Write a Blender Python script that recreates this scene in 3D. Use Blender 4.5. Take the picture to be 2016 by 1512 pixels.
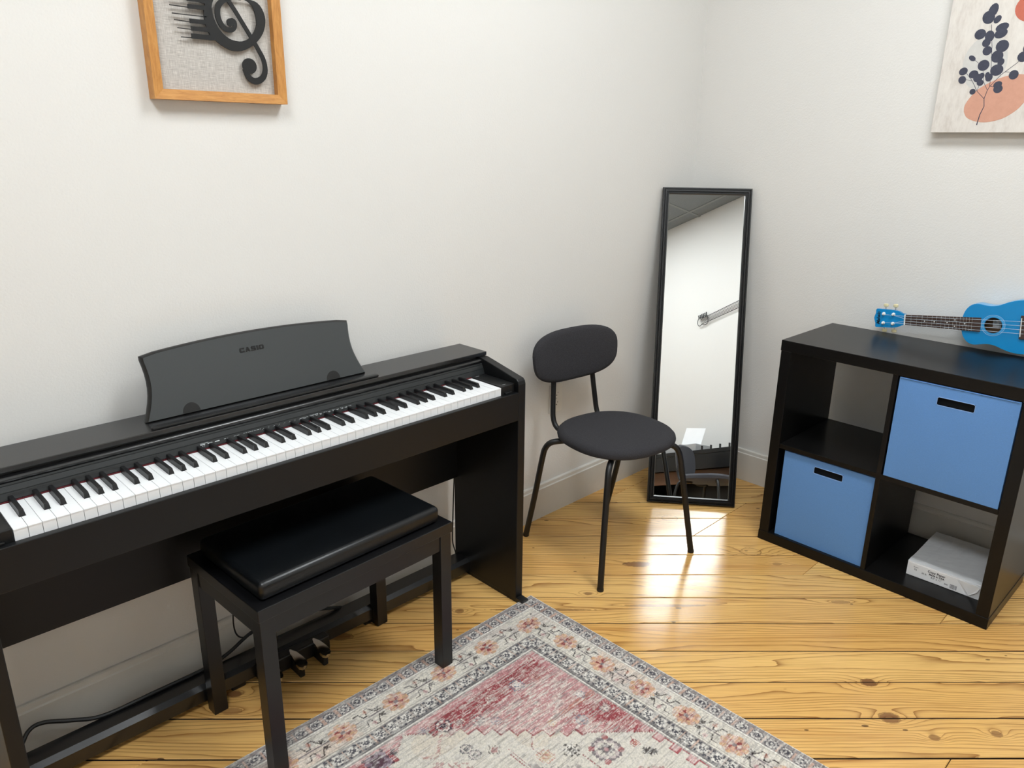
import bpy, bmesh, math, random
import numpy as np
from mathutils import Vector, Matrix

for _o in list(bpy.data.objects):
    bpy.data.objects.remove(_o)
SC = bpy.context.scene
COL = SC.collection
random.seed(7)
RNG = np.random.default_rng(7)

# ------------------------------------------------------------------ camera
F_PX = 1490.84
YAW, PITCH, ROLL = 0.778, 0.3108, 0.0114
cy_, sy_, cp_, sp_ = math.cos(YAW), math.sin(YAW), math.cos(PITCH), math.sin(PITCH)
fw = Vector((sy_ * cp_, cy_ * cp_, -sp_)); rt = Vector((cy_, -sy_, 0)); up = rt.cross(fw)
rt2 = rt * math.cos(ROLL) + up * math.sin(ROLL); up2 = -rt * math.sin(ROLL) + up * math.cos(ROLL)
cam = bpy.data.cameras.new('camera'); cam.sensor_width = 36.0; cam.lens = F_PX * 36.0 / 2016.0
cam.clip_start = 0.02
cam_o = bpy.data.objects.new('camera', cam); COL.objects.link(cam_o)
M = Matrix((rt2, up2, -fw)).transposed().to_4x4(); M.translation = Vector((-0.1314, -1.8302, 1.4161))
cam_o.matrix_world = M
SC.camera = cam_o

# ------------------------------------------------------------------ world, exposure, light settings
SC.view_settings.view_transform = 'Standard'
SC.view_settings.look = 'None'
SC.view_settings.gamma = 1.0
SC.view_settings.use_curve_mapping = False
SC.view_settings.exposure = 0.0
world = bpy.data.worlds.new('world'); SC.world = world; world.use_nodes = True
world.node_tree.nodes['Background'].inputs[0].default_value = (0.75, 0.8, 0.9, 1)
world.node_tree.nodes['Background'].inputs[1].default_value = 0.3
SC.cycles.max_bounces = 6; SC.cycles.diffuse_bounces = 3; SC.cycles.glossy_bounces = 3
LIGHT_STRENGTH = 22.5
LIGHT_COLOR = (0.93, 0.978, 1.0)
LIGHTS = [(1.25, -1.65), (-0.4, -1.65)]      # ceiling troffers, 0.6 x 1.2 m

# room extents
X0, X1, Y0, Y1, ZC = -2.0, 2.76, -2.8, 0.015, 2.95

# ------------------------------------------------------------------ material helpers
def lin(c):
    return tuple((v / 255.0 / 12.92) if v / 255.0 <= 0.04045 else ((v / 255.0 + 0.055) / 1.055) ** 2.4 for v in c)

class NT:
    def __init__(self, name):
        self.m = bpy.data.materials.new(name); self.m.use_nodes = True
        self.t = self.m.node_tree; self.b = self.t.nodes['Principled BSDF']
    def n(self, typ, **kw):
        nd = self.t.nodes.new(typ)
        for k, v in kw.items(): setattr(nd, k, v)
        return nd
    def link(self, a, b): self.t.links.new(a, b)
    def put(self, sock, v):
        if isinstance(v, (int, float)): sock.default_value = v
        elif isinstance(v, (tuple, list)):
            sock.default_value = tuple(v) + ((1,) if len(v) == 3 and len(sock.default_value) == 4 else ())
        else: self.link(v, sock)
    def math(self, op, a, b=None, c=None, clamp=False):
        nd = self.n('ShaderNodeMath', operation=op, use_clamp=clamp); self.put(nd.inputs[0], a)
        if b is not None: self.put(nd.inputs[1], b)
        if c is not None: self.put(nd.inputs[2], c)
        return nd.outputs[0]
    def combine(self, x, y, z=0.0):
        nd = self.n('ShaderNodeCombineXYZ'); self.put(nd.inputs[0], x); self.put(nd.inputs[1], y); self.put(nd.inputs[2], z); return nd.outputs[0]
    def noise(self, vec, scale=5.0, detail=2.0, rough=0.5, dist=0.0):
        nd = self.n('ShaderNodeTexNoise'); nd.inputs['Scale'].default_value = scale; nd.inputs['Detail'].default_value = detail
        nd.inputs['Roughness'].default_value = rough; nd.inputs['Distortion'].default_value = dist
        if vec is not None: self.link(vec, nd.inputs['Vector'])
        return nd.outputs['Fac']
    def ramp(self, fac, stops):
        nd = self.n('ShaderNodeValToRGB'); cr = nd.color_ramp
        while len(cr.elements) < len(stops): cr.elements.new(0.5)
        for e, (p, c) in zip(cr.elements, stops): e.position = p; e.color = tuple(c) + (1,) if len(c) == 3 else c
        self.link(fac, nd.inputs[0]); return nd.outputs[0]
    def mix(self, fac, a, b, blend='MIX'):
        nd = self.n('ShaderNodeMix', data_type='RGBA', blend_type=blend); self.put(nd.inputs[0], fac); self.put(nd.inputs[6], a); self.put(nd.inputs[7], b); return nd.outputs[2]
    def objcoord(self): return self.n('ShaderNodeTexCoord').outputs['Object']
    def mapping(self, vec, scale=(1, 1, 1), rot=(0, 0, 0), loc=(0, 0, 0)):
        nd = self.n('ShaderNodeMapping'); self.link(vec, nd.inputs[0]); nd.inputs['Scale'].default_value = scale; nd.inputs['Rotation'].default_value = rot; nd.inputs['Location'].default_value = loc; return nd.outputs[0]
    def bump(self, h, strength=0.2, dist=0.002):
        nd = self.n('ShaderNodeBump'); nd.inputs['Strength'].default_value = strength; nd.inputs['Distance'].default_value = dist
        self.link(h, nd.inputs['Height']); self.link(nd.outputs[0], self.b.inputs['Normal'])
    def set(self, **kw):
        for k, v in kw.items(): self.put(self.b.inputs[k.replace('_', ' ')], v)
        return self.m

def simple(name, rgb, rough=0.5, metal=0.0, spec=0.5, scale=40.0, amt=0.12, stretch=(1, 1, 1), bump=0.0, bdist=0.0005, coat=0.0):
    """procedural paint: a base colour with a faint noise mottling and optional fine relief"""
    t = NT(name); c = lin(rgb)
    v = t.mapping(t.objcoord(), stretch)
    f = t.noise(v, scale, 1.0, 0.6)
    col = t.mix(f, tuple(x * (1 - amt) for x in c), tuple(min(1, x * (1 + amt)) for x in c))
    t.set(Base_Color=col, Roughness=rough, Metallic=metal)
    t.b.inputs['Specular IOR Level'].default_value = spec
    if coat: t.b.inputs['Coat Weight'].default_value = coat; t.b.inputs['Coat Roughness'].default_value = 0.1
    if bump: t.bump(f, bump, bdist)
    return t.m

def emit(name, rgb, s):
    t = NT(name); t.set(Base_Color=(0.9, 0.9, 0.9), Roughness=0.6)
    t.put(t.b.inputs['Emission Color'], rgb); t.b.inputs['Emission Strength'].default_value = s
    return t.m

MT = {}
# painted wall with roller texture
def wall_mat(name, rgb):
    t = NT(name); p = t.n('ShaderNodeNewGeometry').outputs['Position']; c = lin(rgb)
    f = t.noise(p, 1.3, 0.0); col = t.mix(f, tuple(x * 0.975 for x in c), tuple(x * 1.02 for x in c))
    h = t.noise(p, 190.0, 1.0, 0.6)
    t.set(Base_Color=col, Roughness=0.62); t.b.inputs['Specular IOR Level'].default_value = 0.35
    t.bump(h, 0.4, 0.0014); return t.m
MT['wall'] = wall_mat('wall_paint', (225, 223, 219))
MT['trim'] = simple('trim_paint', (215, 211, 203), 0.38, amt=0.02)
MT['ceiling'] = simple('ceiling_tile', (132, 137, 140), 0.9, scale=120, amt=0.12, bump=0.4, bdist=0.002)
MT['tbar'] = simple('ceiling_grid', (140, 144, 146), 0.5, amt=0.02)
MT['light'] = emit('light_diffuser', LIGHT_COLOR, LIGHT_STRENGTH)
MT['white_metal'] = simple('white_metal', (225, 225, 222), 0.4, amt=0.02)
MT['black_lam'] = simple('black_laminate', (10, 11, 13), 0.42, spec=0.4, scale=30, amt=0.18, stretch=(0.4, 6, 6), bump=0.06, bdist=0.0004)
MT['black_top'] = simple('black_laminate_top', (20, 20, 21), 0.27, spec=0.8, scale=30, amt=0.15, stretch=(0.4, 6, 6), bump=0.05, bdist=0.0003)
MT['black_plastic'] = simple('black_plastic', (12, 13, 14), 0.42, scale=300, amt=0.1)
MT['lit_panel_plastic'] = simple('lit_panel_plastic', (30, 33, 34), 0.45, scale=300, amt=0.08)  # lighter than black_plastic: the light on the strip is put into the colour
MT['stand_face'] = simple('music_stand_face_lit', (58, 61, 62), 0.4, scale=400, amt=0.06, bump=0.05, bdist=0.0002)  # room reflections on the face put into a lighter base colour
MT['stand_edge'] = simple('music_stand_edge', (14, 14, 15), 0.3, amt=0.1)
MT['logo'] = simple('black_print', (8, 8, 9), 0.35, amt=0.05)
MT['ivory'] = simple('white_key_plastic', (238, 239, 240), 0.22, amt=0.01)
MT['ebony'] = simple('black_key_plastic', (20, 20, 21), 0.35, scale=200, amt=0.2)
MT['red_felt'] = simple('red_felt', (84, 16, 24), 0.95, scale=400, amt=0.3)
MT['print_white'] = simple('white_print', (196, 200, 202), 0.6, amt=0.03)
MT['chrome'] = simple('chrome', (215, 212, 208), 0.14, metal=1.0, amt=0.03)
MT['cord'] = simple('black_rubber', (14, 14, 15), 0.5, amt=0.1)
MT['bench_wood'] = simple('black_stained_wood', (12, 12, 14), 0.36, scale=25, amt=0.22, stretch=(1, 12, 12), bump=0.05, bdist=0.0003)
def leather():
    t = NT('black_vinyl'); v = t.objcoord()
    vo = t.n('ShaderNodeTexVoronoi'); vo.inputs['Scale'].default_value = 420; t.link(v, vo.inputs['Vector'])
    big = t.noise(v, 9, 2)
    t.set(Base_Color=t.mix(big, lin((8, 10, 12)), lin((13, 16, 19))), Roughness=0.34)
    t.bump(vo.outputs['Distance'], 0.22, 0.0004); return t.m
MT['vinyl'] = leather()
def fabric(name, rgb, scale=900, amt=0.35, rough=0.95, bump=0.5):
    t = NT(name); v = t.objcoord(); c = lin(rgb)
    w1 = t.n('ShaderNodeTexWave', wave_type='BANDS', bands_direction='DIAGONAL'); w1.inputs['Scale'].default_value = scale / 6.0
    w1.inputs['Distortion'].default_value = 2.0; t.link(v, w1.inputs[0])
    nz = t.noise(v, scale, 2, 0.7); f = t.math('MULTIPLY_ADD', w1.outputs['Fac'], 0.5, t.math('MULTIPLY', nz, 0.5))
    t.set(Base_Color=t.mix(f, tuple(x * (1 - amt) for x in c), tuple(min(1, x * (1 + amt)) for x in c)), Roughness=rough)
    t.b.inputs['Sheen Weight'].default_value = 0.15
    t.bump(f, bump, 0.0006); return t.m
def felt(name, rgb, lo=0.45, hi=1.9, bump=0.6):
    t = NT(name); v = t.objcoord(); c = lin(rgb); a = t.noise(v, 650, 2, 0.7); b = t.noise(t.mapping(v, (260, 1500, 900)), 1.0, 2, 0.6)
    f = t.math('MULTIPLY_ADD', a, 0.5, t.math('MULTIPLY', b, 0.5))
    t.set(Base_Color=t.ramp(f, [(0.3, tuple(x * lo for x in c)), (0.55, c), (0.75, tuple(min(1, x * hi) for x in c))]), Roughness=0.95); t.b.inputs['Specular IOR Level'].default_value = 0.25
    t.bump(f, bump, 0.0008); return t.m
MT['grey_fabric'] = felt('charcoal_fabric', (55, 54, 57))
MT['blue_fabric'] = felt('blue_fabric', (100, 146, 206), 0.9, 1.1, 0.25)
MT['blue_rim'] = felt('blue_hem', (138, 170, 216), 0.9, 1.1, 0.25)
MT['dark_inside'] = simple('near_black', (14, 14, 17), 0.9)
MT['black_metal'] = simple('black_powder_coat', (12, 12, 13), 0.45, scale=500, amt=0.1, bump=0.05, bdist=0.0002)
MT['frame_black'] = simple('black_moulding', (11, 11, 12), 0.3, amt=0.1)
def mirror_mat():
    t = NT('mirror_glass'); f = t.noise(t.objcoord(), 3, 1)
    t.set(Base_Color=t.mix(f, (0.93, 0.95, 0.955), (0.94, 0.955, 0.955)), Metallic=1.0, Roughness=0.0); return t.m
MT['mirror'] = mirror_mat()
def darkwood():
    t = NT('black_brown_woodgrain'); v = t.mapping(t.objcoord(), (1.0, 9.0, 9.0))
    f = t.noise(v, 26, 4, 0.65, 0.3)
    t.set(Base_Color=t.mix(f, lin((9, 9, 9)), lin((22, 21, 21))), Roughness=0.3); t.b.inputs['Specular IOR Level'].default_value = 0.24; t.bump(f, 0.12, 0.0006); return t.m
MT['kallax'] = darkwood()
def darkwood_v():
    t = NT('black_brown_woodgrain_upright'); v = t.mapping(t.objcoord(), (9.0, 9.0, 1.0))
    f = t.noise(v, 26, 4, 0.65, 0.3)
    t.set(Base_Color=t.mix(f, lin((9, 9, 9)), lin((22, 21, 21))), Roughness=0.3); t.b.inputs['Specular IOR Level'].default_value = 0.24; t.bump(f, 0.12, 0.0006); return t.m
MT['kallax_v'] = darkwood_v()
MT['paper'] = simple('paper_wrap', (244, 245, 247), 0.7, scale=12, amt=0.03)
MT['print_dark'] = simple('dark_print', (58, 58, 66), 0.7, amt=0.05)
MT['print_grey'] = simple('grey_print', (130, 128, 132), 0.7, amt=0.05)
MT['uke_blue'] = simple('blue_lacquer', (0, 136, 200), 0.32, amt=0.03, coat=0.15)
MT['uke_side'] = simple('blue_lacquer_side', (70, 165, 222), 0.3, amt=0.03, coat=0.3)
MT['rosewood'] = simple('brown_fretboard', (66, 48, 42), 0.55, scale=60, amt=0.3, stretch=(1, 8, 8))
MT['uke_inside'] = simple('bare_wood_inside', (120, 92, 66), 0.8, scale=40, amt=0.2)
MT['nickel'] = simple('nickel', (190, 190, 186), 0.3, metal=1.0, amt=0.05)
MT['pearl'] = simple('cream_button', (228, 216, 172), 0.35, amt=0.05)
MT['bone'] = simple('white_plastic', (238, 238, 234), 0.35, amt=0.02)
MT['string'] = simple('nylon_string', (206, 222, 232), 0.35, amt=0.02)
MT['rosette'] = simple('pale_blue_print', (170, 205, 235), 0.4, amt=0.05)
MT['clef'] = simple('black_cut_metal', (9, 9, 10), 0.55, amt=0.12)
def oak():
    t = NT('honey_wood'); v = t.mapping(t.objcoord(), (8.0, 1.0, 1.0)); f = t.noise(v, 30, 4, 0.6, 0.6)
    t.set(Base_Color=t.ramp(f, [(0.2, lin((166, 108, 50))), (0.55, lin((196, 138, 70))), (0.85, lin((210, 158, 92)))]), Roughness=0.45); t.bump(f, 0.1, 0.0005); return t.m
def oak_h():
    t = NT('honey_wood_rail'); v = t.mapping(t.objcoord(), (1.0, 8.0, 8.0)); f = t.noise(v, 30, 4, 0.6, 0.6)
    t.set(Base_Color=t.ramp(f, [(0.2, lin((166, 108, 50))), (0.55, lin((196, 138, 70))), (0.85, lin((210, 158, 92)))]), Roughness=0.45); t.bump(f, 0.1, 0.0005); return t.m
MT['oak'] = oak(); MT['oak_h'] = oak_h()
def linen():
    t = NT('grey_linen'); v = t.objcoord()
    a = t.noise(t.mapping(v, (900, 1, 45)), 1.0, 2, 0.6); b = t.noise(t.mapping(v, (45, 1, 900)), 1.0, 2, 0.6)
    f = t.math('MULTIPLY_ADD', a, 0.5, t.math('MULTIPLY', b, 0.5))
    t.set(Base_Color=t.ramp(f, [(0.3, lin((150, 144, 138))), (0.52, lin((190, 185, 179))), (0.7, lin((222, 218, 212)))]), Roughness=0.95); t.bump(f, 0.5, 0.0006); return t.m
MT['linen'] = linen()
def canvas_mat():
    t = NT('mottled_canvas'); v = t.objcoord(); f = t.noise(t.mapping(v, (1, 3, 1)), 14, 5, 0.7); g = t.noise(v, 700, 2)
    t.set(Base_Color=t.ramp(f, [(0.3, lin((202, 194, 186))), (0.5, lin((217, 211, 204))), (0.7, lin((225, 220, 213)))]), Roughness=0.85); t.bump(g, 0.3, 0.0004); return t.m
MT['canvas'] = canvas_mat()
def wash(name, rgb, k=0.1):
    t = NT(name); v = t.objcoord(); f = t.noise(v, 60, 5, 0.7); c = lin(rgb)
    t.set(Base_Color=t.mix(f, tuple(x * (1 - k) for x in c), tuple(min(1, x * (1 + k) + 0.02) for x in c)), Roughness=0.85); return t.m
MT['w_peach'] = wash('peach_wash', (204, 152, 130)); MT['w_grey'] = wash('grey_wash', (202, 200, 196)); MT['w_red'] = wash('terracotta_wash', (190, 102, 82))
MT['w_navy'] = wash('navy_ink', (58, 60, 76), 0.2)
MT['outlet'] = simple('outlet_plastic', (230, 227, 220), 0.35, amt=0.02)
MT['desk_brown'] = simple('brown_board', (96, 66, 42), 0.55, scale=30, amt=0.2, stretch=(1, 8, 8))
MT['chair_grey'] = fabric('mid_grey_fabric', (66, 67, 74), 800, 0.25)
MT['box_grey'] = simple('pale_grey_plastic', (168, 170, 172), 0.45, amt=0.03)
MT['subfloor'] = simple('subfloor', (26, 18, 12), 0.95)  # kept very dark to deepen the shade painted in the board gaps
MT['seam_shade'] = simple('shaded_board_edge', (38, 26, 16), 0.95)  # dark side faces painted as the shade between boards

# ---- pine planks: rings from contour lines of a stretched noise, with knots where the floor shows them
ANG = math.radians(-43.6)
DU = (math.cos(ANG), math.sin(ANG)); DV = (-math.sin(ANG), math.cos(ANG))
KNOTS = [  # along, across, half length, half width, core strength, bend
    (1.657, 0.925, 0.052, 0.017, 0.9, 1.0), (2.085, 1.012, 0.036, 0.026, 0.05, 1.0), (1.843, 1.268, 0.03, 0.024, 0.05, 0.7),
    (1.463, 0.742, 0.013, 0.008, 0.75, 1.0), (0.463, 0.268, 0.021, 0.013, 1.0, 1.0), (0.476, 0.204, 0.028, 0.012, 0.6, 0.9),
    (0.692, 0.515, 0.04, 0.018, 0.75, 1.0), (2.185, 0.178, 0.026, 0.02, 0.85, 1.0), (2.193, 0.312, 0.022, 0.016, 0.95, 1.0),
    (2.265, 0.109, 0.013, 0.01, 0.7, 0.9), (2.43, 0.121, 0.014, 0.011, 0.75, 0.9), (2.28, 0.697, 0.03, 0.009, 0.5, 0.8),
    (1.70, 0.676, 0.13, 0.007, 0.75, 0.6), (1.045, 0.644, 0.014, 0.012, 0.7, 1.0), (2.153, 0.929, 0.016, 0.008, 0.5, 0.7),
    (1.30, 0.652, 0.16, 0.006, 0.75, 0.5)]
def pine():
    t = NT('pine_floorboard'); pos = t.n('ShaderNodeNewGeometry').outputs['Position']
    sep = t.n('ShaderNodeSeparateXYZ'); t.link(pos, sep.inputs[0]); x, y = sep.outputs[0], sep.outputs[1]
    u = t.math('MULTIPLY_ADD', x, DU[0], t.math('MULTIPLY', y, DU[1])); v = t.math('MULTIPLY_ADD', x, DV[0], t.math('MULTIPLY', y, DV[1]))
    rnd = t.n('ShaderNodeObjectInfo').outputs['Random']
    off = t.math('MULTIPLY', rnd, 57.0)
    bend = None; core = None; rim = None
    jag = t.math('MULTIPLY', t.math('SUBTRACT', t.noise(pos, 70.0, 3.0), 0.5), 1.3)
    for (ku, kv, hu, hv, cs, bd) in KNOTS:
        a = t.math('MULTIPLY', t.math('SUBTRACT', u, ku), 1.0 / hu); b = t.math('MULTIPLY', t.math('SUBTRACT', v, kv), 1.0 / hv)
        b2 = t.math('MULTIPLY', b, b); r2 = t.math('MULTIPLY_ADD', a, a, b2)
        r2w = t.math('MULTIPLY_ADD', t.math('MULTIPLY', a, a), 0.16, t.math('MULTIPLY', b2, 0.30))
        e = t.math('MULTIPLY', t.math('EXPONENT', t.math('MULTIPLY', r2w, -1.0)), bd * 1.15)
        r2 = t.math('ADD', r2, jag)
        cmask = t.math('MULTIPLY', t.math('MULTIPLY', t.math('SUBTRACT', 1.0, r2), 3.5, clamp=True), cs)
        rmask = t.math('SUBTRACT', 1.0, t.math('MULTIPLY', t.math('ABSOLUTE', t.math('SUBTRACT', r2, 1.0)), 5.0), clamp=True)
        rim = rmask if rim is None else t.math('MAXIMUM', rim, rmask)
        bend = e if bend is None else t.math('ADD', bend, e)
        core = cmask if core is None else t.math('MAXIMUM', core, cmask)
    field = t.noise(t.combine(t.math('ADD', t.math('MULTIPLY', u, 0.75), off), t.math('MULTIPLY', v, 6.5), off), 1.0, 1.6, 0.45)
    wob = t.noise(t.combine(t.math('MULTIPLY', u, 9.0), t.math('MULTIPLY', v, 40.0), off), 1.0, 2.0, 0.5)
    g = t.math('MULTIPLY_ADD', field, 15.0, t.math('MULTIPLY', v, 62.0))
    g = t.math('ADD', t.math('MULTIPLY_ADD', wob, 0.55, g), t.math('MULTIPLY', bend, 2.4))
    ring = t.math('FRACT', g)
    width = t.noise(t.combine(t.math('MULTIPLY', u, 1.1), t.math('MULTIPLY', v, 18.0), off), 1.0, 1.0)
    late = t.math('MULTIPLY', t.math('POWER', ring, t.math('MULTIPLY_ADD', width, 11.0, 0.7)), 1.0)
    edge = t.math('GREATER_THAN', ring, 0.985); late = t.math('MULTIPLY', late, t.math('SUBTRACT', 1.0, t.math('MULTIPLY', edge, 0.5)))
    fine = t.noise(t.combine(t.math('MULTIPLY', u, 7.0), t.math('MULTIPLY', v, 520.0), off), 1.0, 2.5, 0.6)
    base = t.mix(rnd, lin((246, 204, 130)), lin((231, 181, 106)))
    patch = t.noise(t.combine(t.math('MULTIPLY', u, 1.6), t.math('MULTIPLY', v, 7.0), off), 1.0, 2.0)
    base = t.mix(t.math('MULTIPLY', patch, 0.42), base, lin((210, 156, 84)))
    col = t.mix(t.math('MULTIPLY', late, 0.92), base, lin((130, 80, 34)))
    col = t.mix(t.math('MULTIPLY', t.math('SUBTRACT', fine, 0.42, clamp=True), 1.5), col, lin((160, 106, 50)))
    band = t.noise(t.combine(t.math('MULTIPLY', u, 1.3), t.math('MULTIPLY', v, 30.0), t.math('ADD', off, 9.0)), 1.0, 1.5)
    col = t.mix(t.math('MULTIPLY', t.math('MULTIPLY', t.math('SUBTRACT', band, 0.60), 5.0, clamp=True), 0.6), col, lin((172, 112, 52)))
    # nail marks and flecks
    vo = t.n('ShaderNodeTexVoronoi'); vo.inputs['Scale'].default_value = 1.0; vo.inputs['Randomness'].default_value = 1.0
    t.link(t.combine(t.math('MULTIPLY', u, 8.0), t.math('MULTIPLY', v, 18.0), 0.0), vo.inputs['Vector'])
    sepc = t.n('ShaderNodeSeparateColor'); t.link(vo.outputs['Color'], sepc.inputs[0])
    spot = t.math('LESS_THAN', vo.outputs['Distance'], t.math('MULTIPLY_ADD', sepc.outputs[0], 0.065, 0.02))
    spot = t.math('MULTIPLY', spot, t.math('GREATER_THAN', sepc.outputs[1], 0.3))
    col = t.mix(t.math('MULTIPLY', spot, 0.75), col, lin((70, 48, 30)))
    col = t.mix(t.math('MULTIPLY', rim, 0.6), col, lin((92, 56, 28)))
    ccol = t.mix(patch, lin((84, 48, 26)), lin((150, 104, 64)))
    col = t.mix(t.math('MULTIPLY', core, 0.95, clamp=True), col, ccol)
    gl = t.noise(pos, 14.0, 3.0)
    t.set(Base_Color=col, Roughness=t.math('MULTIPLY_ADD', gl, 0.07, 0.175)); t.b.inputs['Specular IOR Level'].default_value = 0.4
    wave = t.noise(t.combine(t.math('MULTIPLY', u, 2.0), t.math('MULTIPLY', v, 9.0), off), 1.0, 1.0)
    t.bump(wave, 0.25, 0.004)
    return t.m
MT['pine'] = pine()

def rug_mat():
    t = NT('printed_rug_pile'); at = t.n('ShaderNodeVertexColor'); at.layer_name = 'pile'
    p = t.objcoord(); w = t.noise(t.mapping(p, (120, 900, 1)), 1.0, 2, 0.6); w2 = t.noise(p, 420, 2)
    col = t.mix(t.math('MULTIPLY', w, 0.5), at.outputs[0], t.mix(1.0, at.outputs[0], (0.72, 0.70, 0.70), 'MULTIPLY'))
    t.set(Base_Color=col, Roughness=0.95); t.b.inputs['Specular IOR Level'].default_value = 0.15
    t.bump(t.math('ADD', w, w2), 0.6, 0.0015); return t.m
MT['rug'] = rug_mat()

# ------------------------------------------------------------------ object helpers
def root_matrix(p):
    m = Matrix.Identity(4); chain = []
    while p is not None: chain.append(p); p = p.parent
    for q in reversed(chain): m = m @ q.matrix_basis
    return m

def tag(o, label=None, cat=None, group=None, kind=None):
    if label: o['label'] = label
    if cat: o['category'] = cat
    if group: o['group'] = group
    if kind: o['kind'] = kind
    return o

def obj(name, bm, mat, parent=None, local=True, smooth=False, label=None):
    """link a bmesh as ONE object; local=False means the shape was drawn in room coordinates"""
    me = bpy.data.meshes.new(name); bmesh.ops.recalc_face_normals(bm, faces=bm.faces); bm.to_mesh(me); bm.free()
    o = bpy.data.objects.new(name, me); COL.objects.link(o)
    if parent is not None:
        o.parent = parent
        if not local: me.transform(root_matrix(parent).inverted())
    me.materials.append(MT[mat] if isinstance(mat, str) else mat)
    if smooth:
        me.polygons.foreach_set('use_smooth', [True] * len(me.polygons))
        try: me.set_sharp_from_angle(angle=math.radians(40))
        except Exception: pass
    if label: o['label'] = label
    return o

def clone(o, name, parent=None, loc=None):
    c = o.copy(); c.name = name; COL.objects.link(c); c.parent = parent
    if loc is not None: c.location = loc
    return c

def thing(name, label, cat, loc=(0, 0, 0), rotz=0.0, group=None):
    o = bpy.data.objects.new(name, None); COL.objects.link(o); o.empty_display_size = 0.05
    o.location = loc; o.rotation_euler = (0, 0, rotz); o.matrix_basis = Matrix.Translation(Vector(loc)) @ Matrix.Rotation(rotz, 4, 'Z')
    return tag(o, label, cat, group)

def box(bm, x0, x1, y0, y1, z0, z1, bev=0.0, seg=2, mtx=None):
    b = bmesh.new()
    vs = [b.verts.new(p) for p in [(x0, y0, z0), (x1, y0, z0), (x1, y1, z0), (x0, y1, z0), (x0, y0, z1), (x1, y0, z1), (x1, y1, z1), (x0, y1, z1)]]
    for f in [(0, 3, 2, 1), (4, 5, 6, 7), (0, 1, 5, 4), (1, 2, 6, 5), (2, 3, 7, 6), (3, 0, 4, 7)]: b.faces.new([vs[i] for i in f])
    if bev > 0: bmesh.ops.bevel(b, geom=list(b.edges), offset=bev, segments=seg, profile=0.5, affect='EDGES', clamp_overlap=True)
    join(bm, b, mtx); return bm

def join(bm, b, mtx=None):
    if mtx is not None: bmesh.ops.transform(b, matrix=mtx, verts=b.verts)
    vm = {v: bm.verts.new(v.co) for v in b.verts}
    for f in b.faces:
        try: bm.faces.new([vm[v] for v in f.verts])
        except ValueError: pass
    b.free()

def B(*a, **k): return box(bmesh.new(), *a, **k)

def prism(bm, pts, axis, a0, a1):
    """extrude a polygon; pts are the two other coordinates in cyclic order (axis x: y,z / y: x,z / z: x,y)"""
    def mk(p, a): return {'x': (a, p[0], p[1]), 'y': (p[0], a, p[1]), 'z': (p[0], p[1], a)}[axis]
    A = [bm.verts.new(mk(p, a0)) for p in pts]; C = [bm.verts.new(mk(p, a1)) for p in pts]; n = len(pts)
    bm.faces.new(A); bm.faces.new(C[::-1])
    for i in range(n): bm.faces.new([A[i], C[i], C[(i + 1) % n], A[(i + 1) % n]])
    return bm

def smooth_path(pts, sub=6):
    P = [Vector(p) for p in pts]; out = []
    for i in range(len(P) - 1):
        p0 = P[max(i - 1, 0)]; p1 = P[i]; p2 = P[i + 1]; p3 = P[min(i + 2, len(P) - 1)]
        for k in range(sub):
            s = k / sub; out.append(0.5 * ((2 * p1) + (p2 - p0) * s + (2 * p0 - 5 * p1 + 4 * p2 - p3) * s * s + (3 * p1 - p0 - 3 * p2 + p3) * s ** 3))
    out.append(P[-1]); return out

def tube(bm, pts, r, seg=10, cap=True):
    P = [Vector(p) for p in pts]; n = len(P); rings = []
    t0 = (P[1] - P[0]).normalized(); ref = Vector((0, 0, 1)) if abs(t0.z) < 0.9 else Vector((1, 0, 0)); nrm = t0.cross(ref).normalized()
    for i in range(n):
        t = (P[min(i + 1, n - 1)] - P[max(i - 1, 0)]).normalized()
        nrm = (nrm - t * nrm.dot(t)).normalized(); bn = t.cross(nrm); rr = r[i] if isinstance(r, (list, tuple)) else r
        rings.append([bm.verts.new(P[i] + (nrm * math.cos(2 * math.pi * k / seg) + bn * math.sin(2 * math.pi * k / seg)) * rr) for k in range(seg)])
    for i in range(n - 1):
        for k in range(seg): bm.faces.new([rings[i][k], rings[i][(k + 1) % seg], rings[i + 1][(k + 1) % seg], rings[i + 1][k]])
    if cap: bm.faces.new(rings[0][::-1]); bm.faces.new(rings[-1])
    return bm

def lathe(bm, prof, seg=20, mtx=None):
    b = bmesh.new(); rings = []
    for r, z in prof: rings.append([b.verts.new((r * math.cos(2 * math.pi * k / seg), r * math.sin(2 * math.pi * k / seg), z)) for k in range(seg)])
    for i in range(len(rings) - 1):
        for k in range(seg): b.faces.new([rings[i][k], rings[i][(k + 1) % seg], rings[i + 1][(k + 1) % seg], rings[i + 1][k]])
    b.faces.new(rings[0][::-1]); b.faces.new(rings[-1]); join(bm, b, mtx); return bm

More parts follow.
